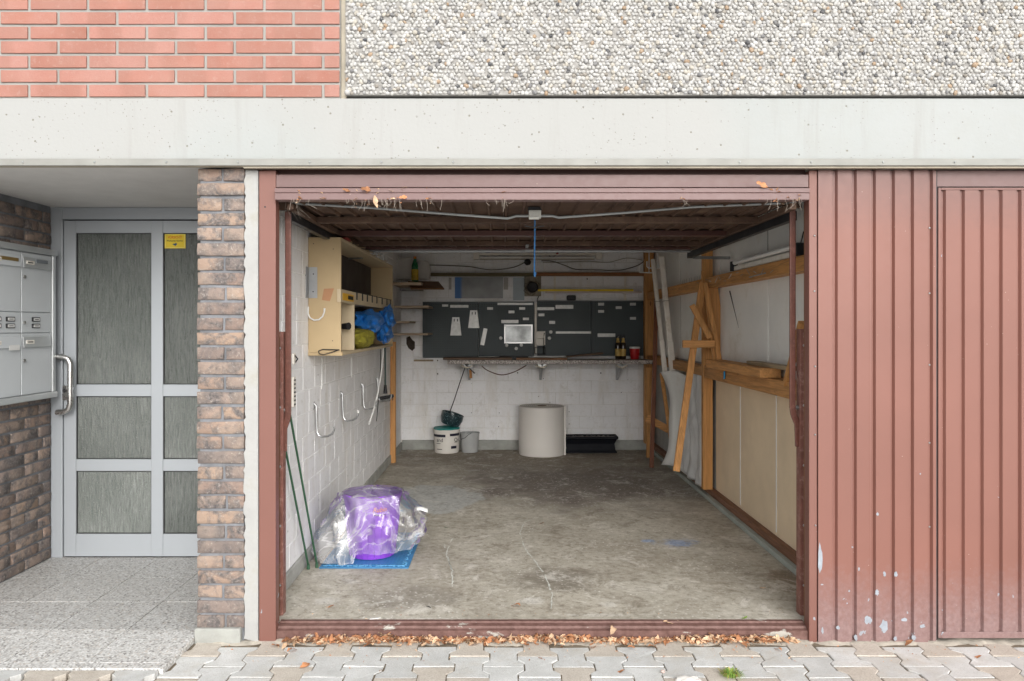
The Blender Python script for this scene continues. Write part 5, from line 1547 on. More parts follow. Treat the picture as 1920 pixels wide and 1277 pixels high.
# posters
c = W(898, 540, YW-.003)
o = MB().box(XF(853, YW), XF(943, YW), YW-.014, YW-.010, ZF(559.5, YW), ZF(520, YW)).build('poster', M_poster, base=c); tag(o, 'faded grey poster with a blue left edge above the pegboards', 'poster')
o = MB().box(XF(962, YW), XF(983, YW), YW-.012, YW-.009, ZF(563, YW), ZF(521, YW)).build('pale_sheet', M_paleblue); tag(o, 'pale bluish sheet between the poster and the round fan', 'sheet')
for (px, w_, lab) in ((844, 5, 'narrow pale strip left of the poster'), (948.5, 8, 'narrow perforated strip right of the poster')):
    o = bx(px-w_/2, px+w_/2, 521, 543, YW-.012, YW-.0095).build('hanger_strip', simple('dull_grey_strip', (.42, .40, .38), .6)); tag(o, lab, 'strip')
# wall rail
o = bx(797, 1003, 512.5, 518.5, YW-.065, YW-.0).build('wall_batten', make_wood('olive_batten_x', (.16, .13, .06), 'x', knots=False), bevel=.003); tag(o, 'dark olive batten across the back wall above the poster', 'batten')
o = bx(1003.5, 1212, 511.5, 518, YW-.065, YW-.0).build('wall_batten', make_wood('rust_batten_x', (.40, .17, .06), 'x'), bevel=.003); tag(o, 'rust orange batten across the back wall right of the rope', 'batten')
# spirit level on brackets with white strip
o = bx(1008, 1185, 543, 547, YW-.10, YW-.06).build('spirit_level', simple('yellow_enamel', (.85, .62, .03), .4), bevel=.002); tag(o, 'long yellow spirit level lying above the right pegboards', 'spirit level')
o = bx(1022, 1200, 547.3, 549.8, YW-.11, YW-.0).build('narrow_shelf', simple('pink_white_shelf', (.60, .50, .43), .5)); tag(o, 'thin pale shelf strip carrying the yellow level', 'shelf')
sb_ = MB()
for px in (1040, 1172): sb_.box(XF(px-2, YW), XF(px+2, YW), YW-.012, YW-.004, ZF(563, YW), ZF(518.5, YW)); sb_.box(XF(px-4, YW), XF(px+4, YW), YW-.09, YW-.012, ZF(551.5, YW), ZF(550, YW))
o = sb_.build('bracket_strips', M_offwhite); tag(o, 'pair of thin white bracket strips holding the narrow shelf', 'bracket')
o = bx(1062, 1079, 554, 563.5, YW-.06, YW-.0).build('black_adapter', M_black, bevel=.012); tag(o, 'small black box on the wall under the yellow level', 'box')
# fan / round black speaker
fn_ = thing('round_fan', W(998.5, 538, YW), 'round black fan motor with ragged wiring hanging below the rope', 'fan')
c = W(998.5, 538.5, YW-.09)
MB().lathe([(.058, -.02), (.064, .0), (.062, .02), (.05, .03), (.045, .02), (.02, .012)], c, 24, Matrix.Rotation(R(90), 3, 'X')).build('housing', M_black, fn_, smooth=True)
m_ = MB(); rr_ = random.Random(9)
for k in range(16):
    a = rr_.uniform(0, 2*PI); r0, r1 = .055, rr_.uniform(.07, .11)
    m_.tube([c+Vector((math.cos(a)*r0, .02, math.sin(a)*r0)), c+Vector((math.cos(a+.3)*r1, .03, math.sin(a+.3)*r1)), c+Vector((math.cos(a+.7)*r1*.9, .05, math.sin(a+.7)*r1*.9))], .0025, 5)
m_.build('loose_wiring', simple('brown_wire', (.10, .065, .04), .6), fn_)
MB().box(c.x-.09, c.x+.10, YW-.03, YW-.001, c.z-.10, c.z+.13).build('backing_plate', simple('grimy_plate', (.30, .27, .21), .8, var=.4, scale=9), fn_, bevel=.004)
o = lump('black_ball', W(989, 491.5, YW-.05), (.04, .04, .036), 3, M_black, 'small round black junction on the wall under the long tube lamp', 'junction box', .1, 3)
# long fluorescent fitting
fl = thing('ceiling_tube_lamp', W(1008, 485, YW), 'long unlit two-tube fluorescent fitting high on the back wall', 'lamp')
bx(893, 1118, 475.5, 479.5, YW-.06, YW-.0).build('lamp_body', M_offwhite, fl, bevel=.004)
MB().tube([W(899, 483, YW-.05), W(1115, 483, YW-.05)], .0125, 12).build('tube', M_white, fl, smooth=True)
for px in (893, 1121): bx(px-5, px+6, 475, 487, YW-.08, YW-.0).build('lamp_holder', M_offwhite, fl, bevel=.004)
bx(900, 1114, 485.3, 487.2, YW-.03, YW-.0).build('lower_strip', M_tan, fl)
# cables
def cable(pts, r_, m, lab, Y=YW-.02):
    P_ = [W(a, b_, Y) for a, b_ in pts]; Q = []
    for i in range(len(P_)-1):                              # Catmull-Rom
        p0 = P_[max(i-1, 0)]; p1 = P_[i]; p2 = P_[i+1]; p3 = P_[min(i+2, len(P_)-1)]
        for k in range(6):
            t = k/6; Q.append(.5*((2*p1)+(p2-p0)*t+(2*p0-5*p1+4*p2-p3)*t*t+(3*p1-p0-3*p2+p3)*t**3))
    Q.append(P_[-1])
    o = MB().tube(Q, r_, 6).build('cable', m, smooth=True); tag(o, lab, 'cable'); return o
M_cab = simple('grey_brown_cable', (.12, .11, .09), .6)
cable([(805, 497), (840, 498), (880, 500), (920, 506), (960, 502), (984, 492)], .0055, M_cab, 'long sagging cable from the sacks to the black junction')
cable([(1015, 489), (1035, 490), (1060, 498), (1080, 505), (1120, 506), (1160, 507), (1195, 498), (1210, 487)], .0055, M_cab, 'sagging dark cable right of the rope up to the wire rack')
cable([(1018, 492), (1045, 492), (1100, 490), (1140, 492), (1175, 484), (1205, 488)], .004, simple('pale_cable', (.30, .27, .22), .6), 'thinner pale cable above the sagging dark cable')
cable([(1012, 552), (1008, 560), (1007, 566)], .005, M_black, 'short black lead below the round fan')
cable([(1025, 474), (1032, 481), (1040, 480), (1046, 474)], .004, M_redtub if False else M_cab, 'small looped lead under the tube lamp')
o = MB().beam(W(1043, 476, YW-.07), W(1047, 474, YW-.07), .012, .018).build('red_plug', simple('red_plug_plastic', (.28, .02, .02), .4)); tag(o, 'tiny red plug on the lead under the tube lamp', 'plug')

# worktop
TY0 = 4.60
wk = thing('workbench', (.5, 4.8, 1.0), 'speckled stone workbench top fixed along the back wall', 'workbench')
wx0, wx1 = XF(839, TY0), XF(1228, TY0)
MB().prism([(wx0, TY0), (wx1, TY0), (wx1, YW-.024), (wx0-.03, YW-.024)], 'z', 1.0, 1.043).build('worktop', M_granite, wk, bevel=.003)
for px in (878, 1016, 1165):
    x = XF(px, TY0+.1)
    m_ = MB().prism([(TY0+.03, .998), (YW-.005, .998), (YW-.005, .80), (YW-.05, .80)], 'x', x-.012, x+.012)
    m_.build('bracket', M_zinc, wk)
    MB().box(x-.05, x+.05, TY0+.06, TY0+.16, .955, .998).build('angle_plate', M_zinc, wk, bevel=.004)
    MB().tube([(x-.07, TY0+.03, .985), (x-.04, TY0+.0, .97), (x+.0, TY0+.01, .96), (x+.05, TY0+.02, .985)], .010, 7).build('fixing_putty', simple('cream_putty', (.55, .50, .42), .9, var=.3, scale=30), wk, smooth=True)
o = MB().box(XF(832, 4.7), XF(960, 4.7), 4.603, 4.85, 1.045, 1.070).build('dark_plank', M_wooddark, bevel=.002); tag(o, 'dark brown plank lying at the left end of the workbench', 'plank')
o = MB().box(XF(968, 4.7), XF(1062, 4.7), 4.603, 4.76, 1.045, 1.068).build('brown_plank', M_woodbrown, bevel=.002); tag(o, 'mid-brown plank lying at the middle of the workbench', 'plank')
o = MB().beam(W(1062, 669, 4.75), W(1130, 662, 4.75), .12, .018).build('tilted_plank', M_wooddark, bevel=.002); tag(o, 'dark plank propped slightly tilted beside the beer bottles', 'plank')
o = MB().box(XF(936, 4.95), XF(990, 4.95), 4.88, 4.99, 1.045, 1.075).build('black_tray', M_black, bevel=.003); tag(o, 'flat black tray on the workbench under the framed print', 'tray')
o = bx(1002, 1022, 651, 663, YW-.12, YW-.09).build('wire_tray', M_black); o.modifiers.new('w', 'WIREFRAME').thickness = .006; tag(o, 'small black wire tray on the workbench below the sockets', 'tray')
cable([(903, 686), (915, 695), (940, 703), (965, 697), (987, 685)], .006, simple('maroon_cable', (.10, .035, .03), .5), 'maroon cable sagging under the workbench', TY0+.05)
o = MB().beam(W(872, 683, TY0+.02), W(890, 700, TY0+.04), .02, .012).build('rag', M_black); tag(o, 'dark strap end hanging under the left bench bracket', 'strap')
o = MB().beam(W(882, 693, TY0+.04), W(883, 709, TY0+.04), .02, .028, up=(1, 0, 0)).build('brown_tag', simple('orange_brown_leather', (.38, .17, .05), .7), bevel=.002); tag(o, 'orange-brown tag hanging under the workbench at left', 'tag')
# beer bottles
for px, lab in ((1158.5, 'brown beer bottle with gold labels on the workbench, the left of the pair'), (1168.5, 'brown beer bottle with gold labels, standing next to the red tub')):
    c = W(px, 669, 4.86); c.z = 1.044
    t_ = thing('beer_bottle', c, lab, 'bottle', 'beer bottles on the workbench')
    H = .262
    MB().lathe([(.029, 0), (.031, .006), (.031, .15), (.027, .172), (.0155, .20), (.014, .25), (.0155, .252), (.0155, H)], c, 20).build('glass_body', M_bottle, t_, smooth=True)
    MB().lathe([(.0318, .035), (.0318, .115)], c, 20).build('body_label', M_gold, t_, smooth=True)
    MB().lathe([(.0225, .186), (.0155, .205), (.0150, .235)], c, 20).build('neck_label', M_gold, t_, smooth=True)
    MB().lathe([(.017, H-.014), (.017, H+.002), (.010, H+.005)], c, 16).build('cap', M_black, t_, smooth=True)
c = Vector((XF(1190, 4.85), 4.85, 1.044))
rt = thing('red_tub', c, 'round red plastic tub with white lid at the right end of the workbench', 'tub')
MB().lathe([(.044, 0), (.050, .03), (.056, .118)], c, 24).build('tub_body', M_redtub, rt, smooth=True)
MB().lathe([(.060, .119), (.061, .134), (.052, .140)], c, 24).build('lid', M_white, rt, smooth=True)
MB().box(c.x-.035, c.x+.035, c.y-.0585, c.y-.056, .03+1.044, .032+1.044).build('band', M_redtub, rt)

# small dark stain / hole in the back left wall
poly = [(762, 633), (768, 630), (773, 637), (778, 641), (778, 653), (773, 658), (766, 653), (762, 645)]
o = MB().prism([(XF(a, YB), ZF(b_, YB)) for a, b_ in poly], 'y', YB-.002, YB-.0035).build('wall_stain', simple('dark_plaster_damage', (.06, .045, .035), .9, var=.4, scale=30), bw_)
o = MB().box(XF(776, 5), XF(812, 5), 4.99, 5.035, ZF(677.5, 5), ZF(674.5, 5)).build('ledge_strip', M_woodpaley); tag(o, 'short pale wooden ledge on the wall below the left pegboard', 'ledge')
m_ = MB()
for (px, py) in ((820.5, 676), (820.5, 701), (970.5, 699), (1126.5, 699.5), (1101, 523), (1165, 548)): m_.lathe([(.008, 0), (.008, .002)], W(px, py, YB-.001), 8, Matrix.Rotation(R(90), 3, 'X'))
for (px, py) in ((884, 774), (936, 774), (935, 800), (1067, 772), (1067, 795), (1165, 736), (1019, 710)): m_.lathe([(.005, 0), (.005, .002)], W(px, py, YB-.001), 8, Matrix.Rotation(R(90), 3, 'X'))
m_.build('drill_hole', M_black, bw_)

# ================================================================== FLOOR OBJECTS
# sheet roll
rc = Vector((XF(1016, 4.77), 4.775, 0)); RR, RH = .257, .531
rl = thing('sheet_roll', rc, 'large upright greige roll of sheet material standing on the garage floor', 'roll')
MB().lathe([(RR-.006, 0), (RR-.001, .004), (RR, .02), (RR, RH-.015), (RR-.003, RH-.004), (RR-.008, RH)], rc, 72).build('outer_wrap', M_roll, rl, smooth=True)
def spiral(): 
    m_ = MB(); n = 420; turns = 9; vs = []; fs = []
    for i in range(n+1):
        a = i/n*turns*2*PI; r_ = .055 + (RR-.012-.055)*i/n
        for dz_, dr in ((.0, -.004), (.004, -.003), (.004, .003), (.0, .004)): vs.append((rc.x+(r_+dr)*math.cos(a), rc.y+(r_+dr)*math.sin(a), RH-.003+dz_))
    for i in range(n):
        for k in range(3): fs.append((i*4+k, i*4+k+1, (i+1)*4+k+1, (i+1)*4+k))
    m_.add(vs, fs); return m_
spiral().build('rolled_layers', M_rolltop, rl)
MB().lathe([(.05, 0), (.05, .008)], rc+Vector((0, 0, RH-.004)), 24).build('core_hole', simple('core_card', (.16, .11, .07), .8), rl)
MB().box(rc.x+RR*.93, rc.x+RR*1.0, rc.y-.10, rc.y-.098, .0, RH).build('loose_edge', M_roll, rl)

# planter
py0, py1 = 4.80, 4.98
px0, px1 = 1.06*0+XF(1055, 4.8), XF(1157, 4.8)
pl = thing('planter_box', ((px0+px1)/2, 4.89, 0), 'long dark navy plastic planter box with dry soil beside the roll', 'planter')
m_ = MB()
prof = [(0, .0), (0, .018), (.014, .024), (.024, .10), (.004, .148), (-.012, .16), (-.012, .185), (.012, .185), (.012, .165)]
def ring(off, z): return [(px0+off, py0+off, z), (px1-off, py0+off, z), (px1-off, py1-off, z), (px0+off, py1-off, z)]
vs = []; fs = []
for off, z in prof: vs += ring(off, z)
for i in range(len(prof)-1):
    for k in range(4): fs.append((i*4+k, i*4+(k+1) % 4, (i+1)*4+(k+1) % 4, (i+1)*4+k))
fs.append((3, 2, 1, 0)); m_.add(vs, fs); m_.build('trough', M_blacknavy, pl, bevel=.002)
MB().grid(40, 10, lambda u, v_: (px0+.013+(px1-px0-.026)*u, py0+.013+(py1-py0-.026)*v_, .168+.014*mnoise.noise(Vector((u*22, v_*5, 3))))).build('soil', M_soil, pl, smooth=True)

# white bucket with teal lid
bc = Vector((XF(837.5, 4.88), 4.885, 0)); H = .262
wbk = thing('white_bucket', bc, 'white paint bucket with black lettering and teal lid by the back wall', 'bucket')
MB().lathe([(.128, 0), (.133, .004), (.137, .03), (.146, H-.03), (.151, H-.028), (.151, H-.018), (.147, H-.016), (.148, H)], bc, 40).build('bucket_body', M_bucket, wbk, smooth=True)
def lidfn(r_, z): return (r_, z)
m_ = MB().lathe([(.140, H-.006), (.150, H+.002), (.147, H+.012), (.12, H+.020), (.03, H+.024)], bc, 40)
m_.v = [(x+.004*mnoise.noise(Vector((x*20, y*20, z))), y, z+.012*mnoise.noise(Vector((x*12, y*12, 5)))) for x, y, z in m_.v]
m_.build('lid', M_teal, wbk, smooth=True)
def wraplabel(par, c, a0, a1, z0, z1, r0, r1, m, name='print_band'):
    def fn(u, v_):
        a = a0+(a1-a0)*u; z = z0+(z1-z0)*v_; r_ = r0+(r1-r0)*v_
        return (c.x+r_*math.sin(a), c.y-r_*math.cos(a), z)
    return MB().grid(10, 3, fn).build(name, m, par)
wraplabel(wbk, bc, -1.25, -.02, .185, .213, .1455, .1470, simple('navy_black_print', (.012, .012, .03), .5))
wraplabel(wbk, bc, .32, 1.3, .195, .223, .1460, .1475, MATS['navy_black_print'])
wraplabel(wbk, bc, .42, .95, .055, .085, .1405, .142, MATS['navy_black_print'])
text('lettering', 'and', .060, M_txt_black, wbk, (bc.x, bc.y, .150), rot=(0, 0, -.50), wrap=.1432)
text('lettering', 'Qu', .060, M_txt_black, wbk, (bc.x, bc.y, .150), rot=(0, 0, .95), wrap=.1432)
wraplabel(wbk, bc, -.85, -.42, .110, .115, .1425, .1426, M_txt_black, 'small_print'); wraplabel(wbk, bc, .72, 1.1, .122, .127, .1428, .1429, M_txt_black, 'small_print')
wraplabel(wbk, bc, -.80, -.30, .045, .052, .1400, .1402, M_txt_black, 'small_print')
# grey bucket
gc = Vector((XF(881, 4.92), 4.90, 0))
gbk = thing('grey_bucket', gc, 'small grey plastic bucket with wire handle right of the white bucket', 'bucket')
H2 = .218
MB().lathe([(.088, 0), (.092, .004), (.104, H2-.012), (.112, H2-.010), (.112, H2), (.106, H2), (.103, H2-.01), (.092, .02), (.01, .018)], gc, 32).build('bucket_body', M_greybucket, gbk, smooth=True)
MB().tube([(gc.x-.108, gc.y-.0, H2-.012), (gc.x-.10, gc.y-.10, H2-.065), (gc.x-.05, gc.y-.125, H2-.045), (gc.x-.01, gc.y-.122, H2-.01), (gc.x+.02, gc.y-.115, H2+.006)], .0032, 6).build('wire_handle', M_black, gbk, smooth=True)
MB().box(gc.x-.03, gc.x+.03, gc.y-.11, gc.y-.05, H2-.0, H2+.012).build('scraper', M_greymetal, gbk, bevel=.003)
# speckled pot, tilted on the lid, and the rod in it
pc = Vector((XF(845, 4.87), 4.88, H+.022))
Mp = Matrix.Rotation(R(-14), 3, 'Y') @ Matrix.Identity(3)
Mp = Matrix.Rotation(R(17), 3, 'Y')
pt = thing('speckled_pot', pc, 'blue-black speckled enamel pot tilted on top of the white bucket', 'pot')
MB().lathe([(.096, 0), (.105, .01), (.125, .07), (.123, .125), (.127, .13), (.121, .132), (.115, .12), (.117, .07), (.09, .012), (.01, .01)], pc+Vector((-.01, 0, .025)), 32, Mp).build('pot_body', M_speck, pt, smooth=True)
o = MB().tube([W(842, 776, 4.88), W(851, 752, 4.84), W(862, 718, 4.76), W(873, 686, 4.70)], .0055, 6).build('thin_rod', M_black, smooth=True); tag(o, 'thin dark rod standing in the speckled pot and leaning to the bench', 'rod')

# blue mat
m0 = WF(598, 1063.5, .01); mxr = XF(766, m0.y)
mt_ = thing('blue_mat', ((m0.x+mxr)/2, m0.y+.35, 0), 'bright blue ribbed rubber mat under the purple bin', 'mat')
MB().box(m0.x, mxr, m0.y, m0.y+.74, .0005, .008).build('mat_base', simple('blue_rubber_edge', (.05, .22, .44), .5), mt_, bevel=.003)
MB().box(m0.x+.03, mxr-.03, m0.y+.03, m0.y+.71, .0085, .0125).build('mat_field', M_blue_mat, mt_)
m_ = MB(); rr_ = random.Random(2)
for k in range(150):
    a_ = rr_.random()
    if k % 2: x, y = rr_.uniform(m0.x+.02, mxr-.02), m0.y+.018+rr_.uniform(0, .02)
    else: x, y = mxr-.02-rr_.uniform(0, .02), rr_.uniform(m0.y+.02, m0.y+.7)
    m_.box(x-.004, x+.004, y-.004, y+.004, .008, .0145)
o = m_.build('nubs', simple('light_blue_rubber', (.12, .34, .56), .4), mt_); o['kind'] = 'stuff'

# purple bin
pc = Vector((XF(699, 1.10), 1.09, .013)); HB = .385
pbn = thing('purple_bin', pc, 'round purple plastic bin standing on the blue mat inside a clear bag', 'bin')
MB().lathe([(.128, 0), (.135, .004), (.147, .10), (.163, .25), (.172, HB-.03), (.180, HB-.028), (.181, HB-.005), (.176, HB), (.168, HB-.004), (.155, .2), (.13, .03), (.01, .02)], pc, 48).build('bin_body', M_purple, pbn, smooth=True)
m_ = MB()
for k in range(24):
    a = 2*PI*k/24; m_.tube([(pc.x+.138*math.cos(a), pc.y+.138*math.sin(a), .02), (pc.x+.165*math.cos(a), pc.y+.165*math.sin(a), .26)], .0022, 5)
m_.build('ribs', M_purple, pbn)
text('brand_lettering', 'Rubin', .040, simple('orange_print', (.75, .22, .06), .5), pbn, (pc.x, pc.y, HB-.065), rot=(0, 0, .42), wrap=.173, shear=.3, sx=.9)
o = wraplabel(pbn, Vector(pc), .22, .65, HB-.098, HB-.094, .1735, .174, simple('dark_print_line', (.05, .01, .08), .5))

# clear plastic bag over it
bgm = MB()
NU, NV = 150, 70
def bagfn(u, v_):
    a = u*2*PI; ca_, sa_ = math.cos(a), math.sin(a)
    # ground outline: wide to the left and right
    right, left = max(0, ca_), max(0, -ca_)
    zz = min(1, v_/.66)
    prof = lambda pts: next(p[1]+(q[1]-p[1])*(zz-p[0])/(q[0]-p[0]) for p, q in zip(pts, pts[1:]) if zz <= q[0]+1e-9)
    rR = prof([(0, .25), (.25, .315), (.5, .335), (.68, .27), (.86, .20), (1, .178)])
    rL = prof([(0, .335), (.2, .345), (.45, .30), (.7, .255), (.9, .20), (1, .178)])
    rF = prof([(0, .185), (.3, .180), (.6, .182), (1, .184)])
    r0 = rF + (rR-rF)*right**1.3 + (rL-rF)*left**1.3
    if sa_ > 0: r0 += .03*sa_*(1-zz)
    hem = .085*right**2 + .07*max(0, -sa_)**3*(1 if ca_ > -.35 else .2)
    if v_ < .66: z = hem + (HB+.012-hem)*zz
    else:
        t = (v_-.66)/.34; z = HB+.012 + .018*math.sin(t*PI/2); r0 = .178*(1-t)
    f1 = abs(mnoise.noise(Vector((a*2.1 + z*3.5, z*2.2, 1.7)))); f2 = abs(mnoise.noise(Vector((a*3.9 - z*6, z*4, 9.1)))); f3 = mnoise.noise(Vector((ca_*14, sa_*14, z*30)))
    k = 1 if v_ < .66 else max(0, 1-t)*.5
    rr2 = r0 + (.085*(.30-f1) + .034*(.22-f2) + .002*f3)*k*(.5+.9*(right+left*.9))
    z += (.012*(f2-.2) + .003*f3)*(1 if v_ > .02 else .3)
    need = .150+.035*min(1, max(z, 0)/HB) + .0045
    if v_ < .66: rr2 = max(rr2, need)
    x_ = max(pc.x + ca_*rr2, XL+.004 + .01*f1)
    return (x_, pc.y+sa_*rr2, max(z, .0155))
bgm.grid(NU, NV, bagfn)
o = bgm.build('clear_plastic_bag', M_bag, smooth=True); o['label'] = 'crumpled transparent plastic bag draped over the purple bin'; o['category'] = 'plastic bag'
lt = MB()
q = W(776, 958, 1.12)
lt.grid(7, 3, lambda u, v_: (q.x+.085*u, q.y+.02*v_, q.z+.018*v_+.008*math.sin(u*4)-.004))
o = lt.build('white_bag_label', M_white, solid=.002, smooth=True); tag(o, 'small white paper tag sticking out of the clear bag at right', 'tag')

# ================================================================== LEAVES, GRASS, LITTER
def leaf_mesh(seed, m, s=1.0):
    r_ = random.Random(seed); n = 9
    mb = MB(); out = []
    L = .030*s; Wd = .013*s
    for i in range(n):
        t = i/(n-1); w = Wd*math.sin(PI*min(1, t*1.05+.02))**.7*r_.uniform(.65, 1.15)
        curl = .010*s*math.sin(t*3.1+seed)
        out.append(((t-.5)*L*2, w, curl+abs(w)*.5), )
    vs = []
    for i in range(n):
        t = i/(n-1); x, w, z = out[i]
        vs += [(x, -w, z+r_.uniform(-.002, .002)), (x, 0, z-.002), (x, w*r_.uniform(.7, 1.1), z+r_.uniform(-.002, .003))]
    fs = []
    for i in range(n-1):
        for k in range(2): fs.append((i*3+k, i*3+k+1, (i+1)*3+k+1, (i+1)*3+k))
    mb.add(vs, fs)
    return mb.mesh('leaf', m, smooth=True)
LM = [leaf_mesh(i, M_leaf if i % 3 else M_leaf2) for i in range(7)]
def place_leaf(px, py, z, s, rot, lab, Y=None, tilt=(0, 0), m=0, name='dry_leaf'):
    p = WF(px, py, z) if Y is None else W(px, py, Y)
    o = bpy.data.objects.new(name, LM[m]); COL.objects.link(o); o.location = p + Vector((0, 0, .004)); o.scale = (s, s, s); o.rotation_euler = (tilt[0], tilt[1], rot)
    tag(o, lab, 'leaf', 'single fallen leaves'); return o
place_leaf(966, 1138, 0, 1.0, 2.6, 'curled brown leaf near the front of the garage floor, right of the chalk mark', m=1)
place_leaf(1013, 983, 0, .9, 2.7, 'small orange-brown leaf at the top of the curved scratch', m=2)
place_leaf(1258, 1166, 0, 1.25, .2, 'broad pale tan leaf lying on the sill edge', m=3)
place_leaf(617, 1139, 0, .8, .3, 'small brown leaf near the left front of the garage floor', m=4)
place_leaf(1147, 1185, -.02, 1.3, 1.3, 'pale leaf curled over the middle of the door sill', m=0, tilt=(.5, 0))
place_leaf(572, 1250, -.066, 1.0, 1.2, 'upright curled leaf on the paving below the left post', m=5, tilt=(.4, .4))
place_leaf(1015, 1236, -.066, .5, .4, 'tiny orange leaf on a paver in front of the garage', m=2)
place_leaf(1160, 1262, -.066, .9, .3, 'brown leaf at the bottom edge of the paving', m=4)
place_leaf(1478, 1187, -.05, 1.1, .5, 'bleached leaf at the right end of the leaf litter', m=3, tilt=(.5, 0))
place_leaf(1225, 1216, -.066, .9, .2, 'flattened reddish leaf on a sandy paver', m=1)
place_leaf(692, 1211, -.066, 1.0, .1, 'long rusty leaf on the paving in front of the left sill', m=5)
place_leaf(549, 1222, -.066, 1.1, 1.0, 'cluster leaf on the paving beside the left post foot', m=1)
place_leaf(521, 1212, -.066, 1.0, .6, 'rusty leaf at the foot of the left red post', m=2)
place_leaf(1458, 1220, -.066, .8, 2.0, 'small leaf in the paving joint near the right post', m=1)
place_leaf(1830, 1234, -.066, .9, .1, 'thin dark leaf on the paving before the closed door', m=4)
place_leaf(1705, 1207, -.066, .9, .4, 'brown leaf scraps at the foot of the ribbed panel', m=5)
place_leaf(1430, 1103, 0, .6, .2, 'yellow-brown leaf crumb inside at the right front floor', m=3)
o = place_leaf(804, 1140, 0, .45, .1, 'tiny dark leaf on the garage floor', m=4); o.data = leaf_mesh(33, M_black)
o = place_leaf(836, 990, 0, .5, .1, 'tiny green leaf on the floor right of the clear bag', m=4); o.data = leaf_mesh(34, M_green)
o = place_leaf(1396, 1159, 0, .6, .5, 'small green leaf near the right end of the sill', m=4); o.data = leaf_mesh(35, M_grass)
wsf = MB().prism([(0, 0), (.035, .006), (.05, .02), (.03, .016), (.006, .01)], 'z', .001, .004); q = WF(693, 1162, 0)
wsf.v = [(x+q.x, y+q.y, z) for x, y, z in wsf.v]
o = wsf.build('paper_scrap', M_white); tag(o, 'small torn white paper scrap by the left end of the sill', 'paper scrap')

# leaf litter along the sill (uncountable)
def litter(name, n, fn, label, seed, mats=(M_leaf, M_leaf2), s=(.25, .75), par=None, small=1.0):
    r_ = np.random.default_rng(seed); rr = random.Random(seed)
    base = []
    for me_ in LM[:6]:
        v_ = np.array([x.co[:] for x in me_.vertices]); f_ = [tuple(p.vertices) for p in me_.polygons]; base.append((v_, f_))
    mb = MB()
    for i in range(n):
        v_, f_ = base[rr.randrange(6)]
        sc = rr.uniform(*s)*small; E = Matrix.Rotation(rr.uniform(0, 2*PI), 3, 'Z') @ Matrix.Rotation(rr.gauss(0, .6), 3, 'X') @ Matrix.Rotation(rr.gauss(0, .35), 3, 'Y')
        c = fn(rr)
        vv = (np.array(E) @ (v_*sc).T).T + np.array(c)
        mb.add(vv.tolist(), f_)
    o = mb.build(name, mats[0], par)
    o.data.materials.append(mats[1])
    mi = [0]*len(o.data.polygons); nf = 16; 
    for i in range(n):
        if rr.random() < .5:
            for k in range(nf): 
                if i*nf+k < len(mi): mi[i*nf+k] = 1
    o.data.polygons.foreach_set('material_index', mi)
    tag(o, label, kind='stuff'); return o
def fn_sill(rr):
    u = rr.random(); px = 535 + 955*u
    dens = 1 if px > 600 else .6
    x = XF(px, .0); y = -.012 + min(abs(rr.gauss(0, .014)), .05)*(-1) + rr.uniform(-.002, .024)
    if rr.random() < .06: y -= rr.uniform(.0, .05)
    return (x, y, -.062 + rr.uniform(0, .022)*(.4+.6*math.sin(u*9)**2))
litter('leaf_litter', 1350, fn_sill, 'band of broken brown leaf litter along the door sill', 5, s=(.16, .85))
def fn_pav(rr): return (rr.uniform(-1.3, 2.6), -.05 - abs(rr.gauss(0, .10)), -.061)
litter('leaf_crumbs', 170, fn_pav, 'scattered leaf crumbs over the block paving', 6, s=(.08, .22))
def fn_in(rr):
    k = rr.random()
    if k < .5: return (rr.uniform(-1.0, 1.45), .09+abs(rr.gauss(0, .10)), .003)
    if k < .8: return (1.60-abs(rr.gauss(0, .05)), .2+abs(rr.gauss(0, .35)), .003)
    return (rr.uniform(-1.0, 1.5), rr.uniform(.2, 3.5), .003)
litter('floor_crumbs', 120, fn_in, 'scattered crumbs and leaf bits on the garage floor', 8, s=(.05, .16))
# leaves and cobwebs caught on the raised door edge
def fn_web(rr):
    cl = rr.choice(((560, 6), (604, 10), (668, 8), (684, 12), (705, 10), (740, 26), (742, 20), (760, 12), (802, 8), (943, 14), (1283, 8), (1430, 12), (1455, 16), (1477, 14), (1495, 10), (561, 7)))
    px = rr.gauss(cl[0], cl[1]*.35); py = 371 + abs(rr.gauss(0, 6)) if rr.random() < .6 else 357+rr.uniform(-6, 10)
    p = W(px, py, -.040); return (p.x, p.y, p.z)
litter('caught_leaves', 80, fn_web, 'dry leaf shreds and cobweb caught on the raised door edge', 9, s=(.10, .42), mats=(M_leaf2, M_leaf))
wb_ = MB(); rr_ = random.Random(12)
for k in range(60):
    px = rr_.choice((560, 566, 668, 705, 742, 802, 943, 1283, 1455, 1490)) + rr_.gauss(0, 12); q = W(px, 374, -.038)
    L = rr_.uniform(.01, .06); wb_.tube([q, q+Vector((rr_.gauss(0, .006), rr_.gauss(0, .004), -L*.5)), q+Vector((rr_.gauss(0, .012), 0, -L))], .0007, 3)
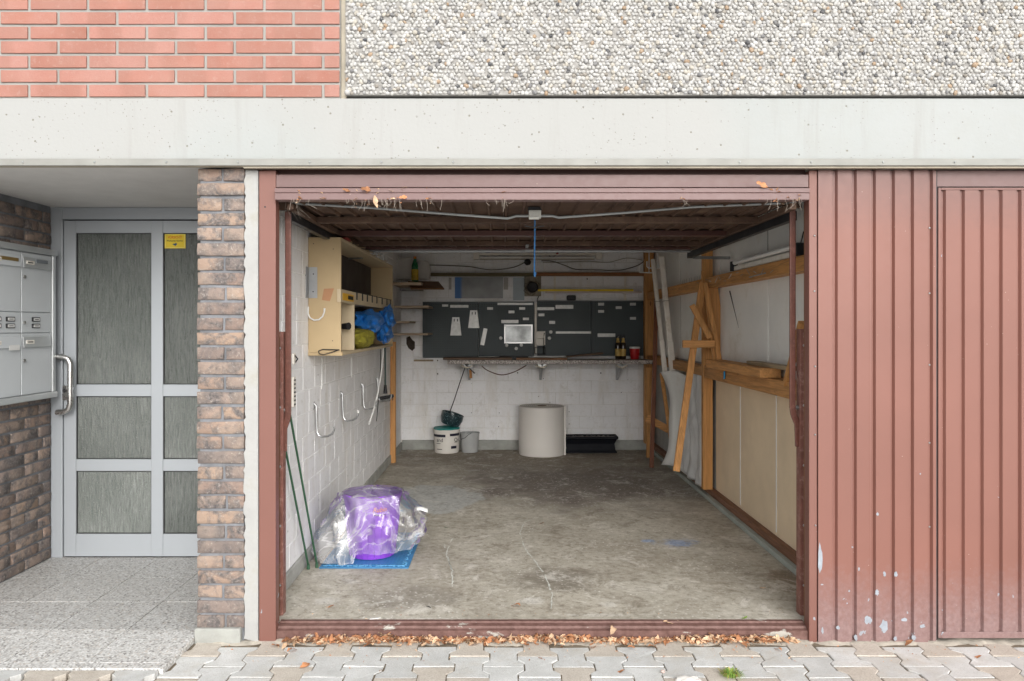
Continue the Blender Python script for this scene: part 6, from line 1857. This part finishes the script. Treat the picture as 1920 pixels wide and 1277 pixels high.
for k in range(26):
    a = W(rr_.uniform(535, 560), rr_.uniform(376, 395), .1); wb_.tube([a, a+Vector((rr_.uniform(-.02, .06), rr_.uniform(0, .05), rr_.uniform(-.07, .0)))], .0007, 3)
o = wb_.build('cobweb', M_web); tag(o, 'dusty cobweb threads hanging from the raised door edge', kind='stuff')
# bigger leaves caught there
for i, (px, py, s, lab) in enumerate(((688, 356, 1.0, 'orange curled leaf lying on top of the raised door edge'), (705, 380, 1.0, 'pale torn leaf dangling from the raised door edge'), (1430, 348, 1.0, 'orange leaf on top of the lintel ledge at the right'), (650, 358, .6, 'small brown leaf stuck on the raised door edge at left'), (757, 371, .8, 'rusty leaf caught among cobwebs left of the rope'))):
    place_leaf(px, py, 0, s, rr_.uniform(-.4, .4), lab, Y=-.046, tilt=(R(75), rr_.uniform(-.6, .6) if i != 1 else R(75)), m=3 if i == 1 else 2)

# grass tuft
g = MB(); rr_ = random.Random(3); gc_ = WF(1370, 1266, -.066)
for k in range(170):
    a = rr_.uniform(0, 2*PI); r0 = rr_.uniform(0, .03); L = rr_.uniform(.014, .042); p = gc_+Vector((math.cos(a)*r0*1.3, math.sin(a)*r0, 0))
    d = Vector((math.cos(a), math.sin(a), .0)); s_ = Vector((-d.y, d.x, 0))*.0016
    p1 = p+d*L*.45+Vector((0, 0, L*.55)); p2 = p+d*L*1.1+Vector((0, 0, L*.45*rr_.random()))
    g.add([p-s_, p+s_, p1+s_*.8, p1-s_*.8, p2], [(0, 1, 2, 3), (3, 2, 4)])
o = g.build('grass_tuft', M_grass); o.data.materials.append(M_grass2)
mi = [1 if random.random() < .22 else 0 for _ in o.data.polygons]; o.data.polygons.foreach_set('material_index', mi)
tag(o, 'small green grass tuft growing in a paving joint', kind='stuff')
lump('white_stone', WF(1290, 1275, -.06), (.05, .03, .012), 5, M_whitestone, 'flat white stone scrap at the bottom edge of the paving', 'stone', .3, 4)
lump('small_stone', WF(1243, 1259, -.06), (.010, .008, .007), 6, simple('pinkish_stone', (.50, .40, .36), .8), 'small pinkish pebble in a paving joint beside the white stone', 'stone', .2, 3, n=2)
